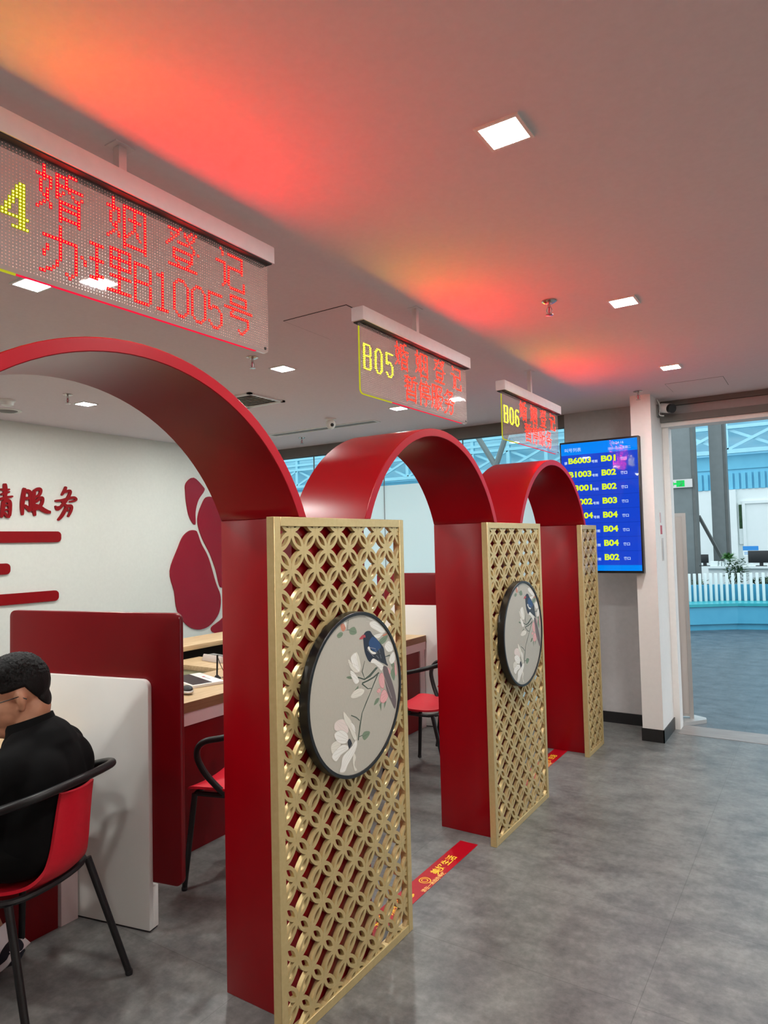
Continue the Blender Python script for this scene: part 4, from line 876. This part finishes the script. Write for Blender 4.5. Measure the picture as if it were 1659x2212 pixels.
def desk(y0, y1, dx, label):
    t = thing('service_desk', label, 'desk', (-1.25+dx, (y0+y1)/2, 0), 0, 'service counters in the booths')
    h = (y1-y0)/2
    k = math.tan(TURN); e = lambda x, d=0.0: h-d+x*k                      # the far end follows the turned divider
    MB().prism([(-0.54, -h), (0.0, -h), (0.0, e(0)), (-0.54, e(-0.54))], 2, 0.712, 0.765, M['wood']).build('desktop', t, bevel=0.0015, seg=1)
    MB().box((-0.0005, -h, 0.7125), (0.0015, h, 0.7635), M['woodedge']).build('front_edge', t)
    MB().prism([(-0.50, -h), (-0.006, -h), (-0.006, e(-0.006)), (-0.50, e(-0.50))], 2, 0.645, 0.711, M['pinkwhite']).build('fascia', t)
    MB().box((-0.045, -h, 0.0), (-0.02, h-0.09, 0.645), M['darkred']).build('modesty_panel', t)
    MB().prism([(-0.50, e(-0.50, 0.075)), (-0.015, e(-0.015, 0.075)), (-0.015, e(-0.015)), (-0.50, e(-0.50))], 2, 0.0, 0.645, M['pinkwhite']).build('end_panel', t)
    return t
desk(0.30, 1.755, 0.0, 'wooden topped counter in front of the seated man')
desk(1.95, 3.395, -0.06, 'wooden topped counter with the mouse and signature pad on it')
desk(3.58, 5.035, -0.15, 'wooden topped counter seen between the nearest and middle pillars')

# staff side furniture behind the middle counter
t = thing('raised_shelf', 'long raised wooden staff shelf behind the middle counter', 'shelf', (-2.57, 3.75, 0))
MB().box((-0.18, -0.85, 0.815), (0.18, 0.85, 0.85), M['wood']).build('shelf_board', t, bevel=0.002)
MB().box((-0.15, -0.83, 0.0), (-0.13, 0.83, 0.815), M['darkgap']).build('back_panel', t)  # dark sheet standing in for the shaded void beneath the shelf
for yy in (-0.83, 0.81): MB().box((-0.13, yy, 0.0), (0.15, yy+0.02, 0.815), M['wood']).build('end_panel', t)
t = thing('return_desk', 'small wooden return desk with pale green front under the raised shelf', 'desk', (-2.13, 3.33, 0))
MB().box((-0.24, -0.19, 0.732), (0.26, 0.09, 0.765), M['wood']).build('desktop', t, bevel=0.002)
MB().box((-0.24, -0.175, 0.0), (0.255, -0.16, 0.732), M['palegreen']).build('front_panel', t)
MB().box((0.235, -0.16, 0.0), (0.255, 0.08, 0.732), M['wood']).build('end_panel', t)

# things on the middle counter
t = thing('computer_mouse', 'shiny black and silver computer mouse on the wooden counter', 'mouse', (-1.47, 2.53, 0.765), math.radians(60))
MB().ell((0, 0, 0.0165), (0.032, 0.058, 0.016), M['alu'], 20, 12).build('base', t, smooth=True)
MB().ell((0, 0, 0.026), (0.029, 0.053, 0.019), M['rim'], 20, 12).build('shell', t, smooth=True)
t = thing('signature_pad', 'white signature pad with black screen on the wooden counter', 'signature pad', (-1.675, 2.775, 0.7652), math.radians(-18))
MB().prism(rrect(-0.17, -0.10, 0.17, 0.10, 0.012), 2, 0.0, 0.018, M['white']).build('body', t, bevel=0.003)
MB().box((-0.16, -0.09, 0.018), (0.16, 0.025, 0.0195), M['rim']).build('screen', t)
b = MB(); b.box((-0.04, 0.05, 0.018), (-0.015, 0.065, 0.0186), M['stickred']); b.box((-0.01, 0.052, 0.018), (0.07, 0.06, 0.0186), M['stickgrey']); b.build('logo_print', t)
t = thing('pen_stand', 'thin black pen standing in a corded holder by the signature pad', 'pen', (-1.635, 2.90, 0.7652))
MB().lathe([(0.025, 0.0), (0.025, 0.006), (0.012, 0.014), (0.010, 0.02)], M['rim'], n=16).build('base', t, smooth=True)
MB().tube([(0, 0, 0.012), (0.0, 0.005, 0.14)], [0.005, 0.006], M['rim'], 8).build('pen', t, smooth=True)
MB().tube(spline([(0, 0.005, 0.135), (0.01, 0.02, 0.08), (0.02, 0.05, 0.02), (0.045, 0.07, 0.004), (0.02, 0.02, 0.006)]), 0.0022, M['rim'], 6).build('cord', t, smooth=True)
t = thing('desk_phone', 'pale office device lying on the small return desk', 'office device', (-2.10, 3.345, 0.7655), math.radians(80))
MB().prism([(-0.06, 0.0), (0.06, 0.0), (0.06, 0.02), (-0.045, 0.045)], 1, -0.11, 0.11, M['panelgrey']).build('body', t, bevel=0.005)
MB().box((-0.02, -0.08, 0.038), (0.02, 0.08, 0.042), M['grille']).build('keypad', t)

# ------------------------------------------------------------------ chairs
def make_chair(loc, rz, label):
    t = thing('red_armchair', label, 'chair', loc, rz, 'red and black visitor chairs')
    # shell: profile forward edge -> seat -> back, half width along it
    prof = [(0.215, 0.432, 0.195), (0.19, 0.447, 0.212), (0.10, 0.450, 0.215), (0.0, 0.444, 0.20), (-0.09, 0.440, 0.165), (-0.16, 0.450, 0.125), (-0.205, 0.490, 0.098), (-0.225, 0.55, 0.086), (-0.238, 0.63, 0.080), (-0.25, 0.71, 0.076), (-0.258, 0.752, 0.074)]
    P = spline([(a, 0, c) for a, c, _ in prof], 4); Wd = spline([(w_, 0, 0) for _, _, w_ in prof], 4); N = len(P); K = 13
    top, bot = [], []
    for i in range(N):
        tn = (P[min(i+1, N-1)]-P[max(i-1, 0)]).normalized(); nr = Vector((tn.z, 0, -tn.x))
        if nr.z < 0 and i < N/3: nr = -nr
        nr = Vector((-tn.z, 0, tn.x)) if False else nr
        for k in range(K):
            s_ = -1+2*k/(K-1); dish = 0.016*(s_*s_)
            q = P[i]+Vector((0, s_*Wd[i].x, 0))+nr*dish; top.append(q); bot.append(q-nr*0.011)
    fs = []
    O_ = N*K
    for i in range(N-1):
        for k in range(K-1):
            a_ = i*K+k; fs += [(a_, a_+1, a_+K+1, a_+K), (O_+a_, O_+a_+K, O_+a_+K+1, O_+a_+1)]
    for i in range(N-1): fs += [(i*K, (i+1)*K, O_+(i+1)*K, O_+i*K), (i*K+K-1, O_+i*K+K-1, O_+(i+1)*K+K-1, (i+1)*K+K-1)]
    for k in range(K-1): fs += [(k, O_+k, O_+k+1, k+1), ((N-1)*K+k, (N-1)*K+k+1, O_+(N-1)*K+k+1, O_+(N-1)*K+k)]
    MB().add(top+bot, fs, M['shell']).build('seat_shell', t, smooth=True)
    m_ = M['frameblk']
    for sx, sy in ((1, 1), (1, -1), (-1, 1), (-1, -1)):
        a_ = (0.185, 0.195*sy, 0.425) if sx > 0 else (-0.135, 0.175*sy, 0.425)
        c_ = (0.225, 0.225*sy, 0.008) if sx > 0 else (-0.275, 0.225*sy, 0.008)
        lg = MB().tube([a_, c_], [0.0135, 0.012], m_, 12).build('leg', t, smooth=True)
        MB().lathe([(0.0125, 0.0), (0.0135, 0.004), (0.0135, 0.014), (0.012, 0.016)], M['black'], c=(c_[0], c_[1], 0), n=12).build('foot_cap', lg, smooth=True)
    ring = [(0.18, 0.19, 0.425), (0.0, 0.185, 0.425), (-0.13, 0.16, 0.428), (-0.17, 0.0, 0.43), (-0.13, -0.16, 0.428), (0.0, -0.185, 0.425), (0.18, -0.19, 0.425), (0.205, 0.0, 0.418), (0.18, 0.19, 0.425)]
    MB().tube(spline(ring, 4), 0.012, m_, 8, cap=False).build('seat_frame', t, smooth=True)
    rail = [(0.03, 0.19, 0.43), (0.10, 0.235, 0.53), (0.13, 0.26, 0.62), (0.09, 0.275, 0.685), (-0.03, 0.275, 0.715), (-0.15, 0.255, 0.748), (-0.235, 0.19, 0.772), (-0.268, 0.10, 0.782), (-0.275, 0, 0.784)]
    rail = rail+[(x, -y, z) for x, y, z in rail[-2::-1]]
    MB().tube(spline(rail, 5), 0.0145, m_, 12).build('arm_and_back_rail', t, smooth=True)
    return t
ch = make_chair((-0.96, 1.335, 0), math.radians(195), 'red and black armchair the man is sitting on')
dup(ch, (-0.90, 2.42, 0), 'red and black armchair half hidden left of the nearest pillar', math.radians(196))
dup(ch, (-0.845, 4.07, 0), 'red and black armchair between the nearest and middle pillars', math.radians(178))
dup(ch, (-0.86, 4.83, 0), 'red and black armchair farther back, mostly hidden by the middle pillar', math.radians(182))

# ------------------------------------------------------------------ wall decoration on the left wall
WX = -4.24
for k, (nm, lab) in enumerate((('sentiment', 'dark red brush-written character cut off at the left edge of the wall'), ('clothing', 'dark red brush-written character 服 in the middle of the wall writing'), ('affair', 'dark red brush-written character 务 at the right end of the wall writing'))):
    b = MB(); ox = LETTERS[nm][0][1][0]
    for q, (wd, pts) in enumerate(LETTERS[nm]): add_ribbon(b, pts, wd*1.22, WX+0.0005, WX+0.016+0.0004*q, M['letter'])
    o = b.build('wall_character', loc=(WX, ox[0], ox[1]), offset=(WX, ox[0], ox[1])); tag(o, lab, 'wall lettering', 'brush characters on the white wall')
for k, (y1, z0, z1, lab) in enumerate(((3.51, 1.626, 1.721, 'top dark red rounded bar on the white wall'), (3.062, 1.365, 1.456, 'short middle dark red rounded bar at the left edge of the white wall'), (3.487, 1.112, 1.203, 'lowest dark red rounded bar on the white wall'))):
    pts = rrect(1.9, z0, y1, z1, 0.036, 6)
    o = MB().prism(pts, 0, WX+0.0005, WX+0.018, M['letter']).build('wall_bar', loc=(WX, y1, z0), offset=(WX, y1, z0)); tag(o, lab, 'wall decoration', 'red bars on the white wall')
for k, (pl, lab) in enumerate(zip(PETALS, ('upper left petal of the crimson wall motif, pointed top', 'tall right petal of the crimson wall motif beside the white curve', 'largest oval petal of the crimson wall motif', 'lowest small petal of the crimson wall motif'))):
    P = [(p[0], max(p[1], 0.5)) for p in pl]; n_ = len(P); sm = []
    for i in range(n_):
        a_, b_, c_, d_ = (Vector((*P[(i+q) % n_], 0)) for q in (-1, 0, 1, 2))
        for tt in (0, 0.25, 0.5, 0.75): sm.append(0.5*((2*b_)+(c_-a_)*tt+(2*a_-5*b_+4*c_-d_)*tt*tt+(3*b_-a_-3*c_+d_)*tt**3))
    o = MB().prism([(s.x, s.y) for s in sm], 0, WX+0.0005, WX+0.015, M['crimson']).build('wall_petal', loc=(WX, P[0][0], P[0][1]), offset=(WX, P[0][0], P[0][1])); tag(o, lab, 'wall decoration', 'crimson petals on the white wall')

# ------------------------------------------------------------------ the seated man
def blob(name, mats, chains, ells, voxel, parent, smooth_it=6, mat_=None):
    """chains of tapering limbs and ellipsoids fused into one continuous surface"""
    bm_ = MB()
    for pts, rad in chains:
        P = spline(pts, 5); R_ = [x.x for x in spline([(q, 0, 0) for q in rad], 5)]
        bm_.tube(P, R_, mat_, 14)
        bm_.ell(P[0], (R_[0],)*3, mat_, 12, 8); bm_.ell(P[-1], (R_[-1],)*3, mat_, 12, 8)
    for c, rad, rot in ells: bm_.ell(c, rad, mat_, 20, 14, rot)
    o = bm_.build(name, parent)
    mo = o.modifiers.new('r', 'REMESH'); mo.mode = 'VOXEL'; mo.voxel_size = voxel
    ms = o.modifiers.new('s', 'SMOOTH'); ms.iterations = smooth_it; ms.factor = 0.5
    dg = bpy.context.evaluated_depsgraph_get(); dg.update()
    me = bpy.data.meshes.new_from_object(o.evaluated_get(dg)); old = o.data; o.modifiers.clear(); o.data = me; bpy.data.meshes.remove(old)
    me.materials.clear(); me.materials.append(mat_); me.shade_smooth(); me.name = name
    return o
# local frame: +X forward, +Y the man's left, seat at z = 0.45
man = thing('person', 'man in black shirt and shorts sitting at the counter, facing away left', 'person', (-0.905, 1.345, 0), math.radians(205))
HC = Vector((0.036, 0.01, 1.052)); RT = Euler((0, math.radians(16), math.radians(30))).to_matrix()
def hp(x, y, z): return tuple(HC+RT @ Vector((x, y, z)))
def hr(rad, c): return (hp(*c), rad, RT)
spine = [(-0.02, 0, 0.60), (-0.045, 0, 0.68), (-0.05, 0, 0.78), (-0.035, 0, 0.86)]
def arm(s):
    return [(-0.02, 0.14*s, 0.838), (0.05, 0.165*s, 0.75), (0.13, 0.185*s, 0.68), (0.28, 0.18*s, 0.76), (0.40, 0.14*s, 0.797)]
def hand(s):
    out = []; w_ = Vector((0.40, 0.14*s, 0.797))
    out.append(([w_, w_+Vector((0.045, -0.01*s, 0.002)), w_+Vector((0.085, -0.015*s, 0))], [0.024, 0.027, 0.024]))
    for k, (dy, L_) in enumerate(((-0.03, 0.068), (-0.01, 0.078), (0.01, 0.072), (0.03, 0.056))):
        b0 = w_+Vector((0.085, (-0.015+dy)*s, 0.003)); out.append(([b0, b0+Vector((L_*0.5, dy*0.25*s, 0.012)), b0+Vector((L_, dy*0.3*s, -0.008))], [0.0095, 0.0088, 0.0072]))
    b0 = w_+Vector((0.03, -0.03*s, 0.0)); out.append(([b0, b0+Vector((0.035, -0.025*s, 0.002)), b0+Vector((0.06, -0.03*s, -0.008))], [0.012, 0.010, 0.008]))
    return out
def leg(s): return [(0.0, 0.085*s, 0.565), (0.20, 0.11*s, 0.555), (0.385, 0.13*s, 0.52), (0.36, 0.13*s, 0.36), (0.24, 0.12*s, 0.16), (0.195, 0.12*s, 0.10)]
def shoe_line(s): return [(0.175, 0.12*s, 0.075), (0.25, 0.125*s, 0.055), (0.33, 0.13*s, 0.035)]
chains = [(spine, [0.12, 0.12, 0.125, 0.115]), ([(-0.035, -0.12, 0.842), (-0.025, 0, 0.875), (-0.035, 0.12, 0.842)], [0.05, 0.068, 0.05]), ([(-0.01, 0, 0.88), (0.005, 0.005, 0.94), hp(-0.03, 0, -0.05)], [0.075, 0.062, 0.058])]
for s in (1, -1):
    chains += [(arm(s), [0.05, 0.046, 0.041, 0.034, 0.026]), (leg(s), [0.085, 0.08, 0.06, 0.052, 0.038, 0.034])]+hand(s)
    chains += [([(0.18, 0.12*s, 0.085), (0.25, 0.125*s, 0.055), (0.32, 0.13*s, 0.035)], [0.036, 0.032, 0.022])]
ells = [hr((0.096, 0.076, 0.096), (-0.010, 0, 0.045)), hr((0.075, 0.066, 0.085), (0.03, 0, -0.035)), hr((0.05, 0.046, 0.04), (0.05, 0, -0.095)),
        hr((0.020, 0.014, 0.020), (0.105, 0, -0.022)), hr((0.012, 0.010, 0.03), (0.098, 0, 0.005)), hr((0.012, 0.026, 0.008), (0.098, 0, -0.062)), hr((0.012, 0.024, 0.008), (0.095, 0, -0.077)),
        hr((0.02, 0.016, 0.014), (0.09, 0, -0.105)), hr((0.015, 0.05, 0.01), (0.088, 0, 0.028))]
for s in (1, -1):
    ells += [hr((0.018, 0.013, 0.032), (-0.012, 0.080*s, -0.002)), hr((0.012, 0.010, 0.013), (-0.006, 0.077*s, -0.034)), hr((0.012, 0.014, 0.009), (0.082, 0.03*s, 0.008))]
blob('body', None, chains, ells, 0.0065, man, 5, M['skin'])
b = MB()
for s in (1, -1):
    b.ell(hp(0.0905, 0.03*s, 0.008), (0.006, 0.010, 0.006), M['hallwhite'], 12, 8, RT); b.ell(hp(0.0945, 0.03*s, 0.008), (0.0035, 0.005, 0.005), M['rim'], 10, 8, RT)
b.build('eyes', man, smooth=True)
# hair
bm_ells = [hr((0.102, 0.083, 0.102), (-0.010, 0, 0.047)), hr((0.098, 0.080, 0.072), (-0.002, 0, 0.080)), hr((0.030, 0.048, 0.045), (-0.064, 0, -0.028)), hr((0.055, 0.070, 0.03), (0.055, 0, 0.117))]
o = blob('hair', None, [], bm_ells, 0.0042, man, 3, M['hair'])
rd = random.Random(5); inv = RT.transposed()
for v in o.data.vertices:
    q = inv @ (v.co-HC)
    # hairline: above the ear at the side, down to the nape behind it, clear of the forehead
    cut = 0.030 if q.x > -0.035 else 0.030-(-0.035-q.x)*2.4
    if q.x > 0.045: cut = 0.030+(q.x-0.045)*1.6
    d = cut-q.z
    if d > -0.012 and abs(q.y) > 0.012 or (d > 0 and q.x > 0.03):
        k = max(0.0, min(1.0, (d+0.012)/0.02)); c0 = Vector((-0.01, 0, 0.03)); v.co = HC+RT @ (c0+(q-c0)*(1-0.22*k))
    elif q.z > 0.05: v.co += RT @ Vector((rd.uniform(-1, 1), rd.uniform(-1, 1), rd.uniform(-0.3, 1.6)))*0.0022
# glasses
b = MB()
for s in (1, -1):
    b.tube([hp(0.112+0.002*math.cos(a), 0.034*s+0.024*math.cos(a), 0.004+0.018*math.sin(a)) for a in [2*PI*k/16 for k in range(17)]], 0.0016, M['rim'], 6)
    b.tube([hp(0.108, 0.058*s, 0.012), hp(0.04, 0.081*s, 0.012), hp(-0.01, 0.089*s, 0.012), hp(-0.03, 0.088*s, -0.005)], 0.0018, M['rim'], 6)
b.tube([hp(0.114, 0.011, 0.008), hp(0.116, 0, 0.011), hp(0.114, -0.011, 0.008)], 0.0016, M['rim'], 6)
b.build('glasses', man, smooth=True)
# shirt with short sleeves and collar
sch = [([(-0.03, 0, 0.595), (-0.045, 0, 0.66), (-0.05, 0, 0.76), (-0.035, 0, 0.855)], [0.14, 0.138, 0.142, 0.13]), ([(-0.035, -0.13, 0.842), (-0.025, 0, 0.885), (-0.035, 0.13, 0.842)], [0.075, 0.085, 0.075]),
       ([(-0.03, 0.06, 0.58), (-0.04, 0.062, 0.72)], [0.12, 0.118]), ([(-0.03, -0.06, 0.58), (-0.04, -0.062, 0.72)], [0.12, 0.118])]
for s in (1, -1): sch.append((arm(s)[:4], [0.072, 0.070, 0.066, 0.050]))
blob('shirt', None, sch, [((-0.01, 0, 0.89), (0.085, 0.085, 0.05), None)]+[((-0.085, 0.07*s, 0.79), (0.095, 0.10, 0.115), None) for s in (1, -1)], 0.008, man, 8, M['shirt'])
b = MB(); n = 20; v = []
CR = Euler((0, math.radians(16), 0)).to_matrix()
for j, (rr, h) in enumerate(((0.080, -0.015), (0.074, 0.035), (0.080, 0.036), (0.088, -0.012))):
    for k in range(n):
        a = 2*PI*k/n; v.append(Vector((-0.002, 0.003, 0.938))+CR @ Vector((rr*math.cos(a), rr*math.sin(a)*0.95, h)))
b.add(v, [(i*n+k, i*n+(k+1) % n, ((i+1) % 4)*n+(k+1) % n, ((i+1) % 4)*n+k) for i in range(4) for k in range(n)], M['shirt']); b.build('collar', man, smooth=True)
# shorts
blob('shorts', None, [([(0.0, 0.085*s, 0.565), (0.10, 0.10*s, 0.562), (0.20, 0.11*s, 0.557)], [0.108, 0.104, 0.096]) for s in (1, -1)]+[([(-0.04, 0, 0.57), (0.03, 0, 0.57)], [0.11, 0.105]), ([(-0.03, -0.07, 0.57), (-0.03, 0.07, 0.57)], [0.11, 0.11])], [], 0.009, man, 6, M['shirt'])
# socks and canvas shoes, heels raised and tucked back
for s in (1, -1):
    MB().tube([(0.235, 0.12*s, 0.165), (0.205, 0.12*s, 0.12), (0.185, 0.12*s, 0.085)], [0.042, 0.041, 0.044], M['shoewhite'], 16).build('sock', man, smooth=True)
    up = blob('shoe', None, [([(0.165, 0.12*s, 0.095), (0.235, 0.124*s, 0.068), (0.315, 0.13*s, 0.042)], [0.045, 0.045, 0.036])], [], 0.006, man, 4, M['shoedark'])
    b = MB(); prof = [(0.125, 0.105), (0.17, 0.052), (0.26, 0.012), (0.36, 0.004)]
    vv_ = []
    P = spline([(p[0], 0, p[1]) for p in prof], 4)
    for i, p in enumerate(P):
        k = i/(len(P)-1); w_ = 0.036+0.013*math.sin(PI*min(1, 0.1+k*0.9)) if k < 0.97 else 0.03
        tn = (P[min(i+1, len(P)-1)]-P[max(i-1, 0)]).normalized(); nr = Vector((-tn.z, 0, tn.x))
        if nr.z < 0: nr = -nr
        for sy, h in ((-1, 0), (1, 0), (1, 1), (-1, 1)): vv_.append(Vector((p.x, 0.124*s+sy*w_, p.z))+nr*(0.02*h))
    fs = [(4*i+a, 4*i+(a+1) % 4, 4*(i+1)+(a+1) % 4, 4*(i+1)+a) for i in range(len(P)-1) for a in range(4)]+[(0, 1, 2, 3), tuple(4*(len(P)-1)+a for a in (3, 2, 1, 0))]
    b.add(vv_, fs, M['shoewhite']); so = b.build('sole', up, bevel=0.004)
    b = MB()
    b.tube(spline([(0.16, (0.124+0.047)*s, 0.105), (0.20, (0.124+0.050)*s, 0.10), (0.235, (0.124+0.050)*s, 0.072), (0.21, (0.124+0.050)*s, 0.062), (0.20, (0.124+0.049)*s, 0.078)]), 0.007, M['shoewhite'], 6); b.build('swirl_patch', up, smooth=True)
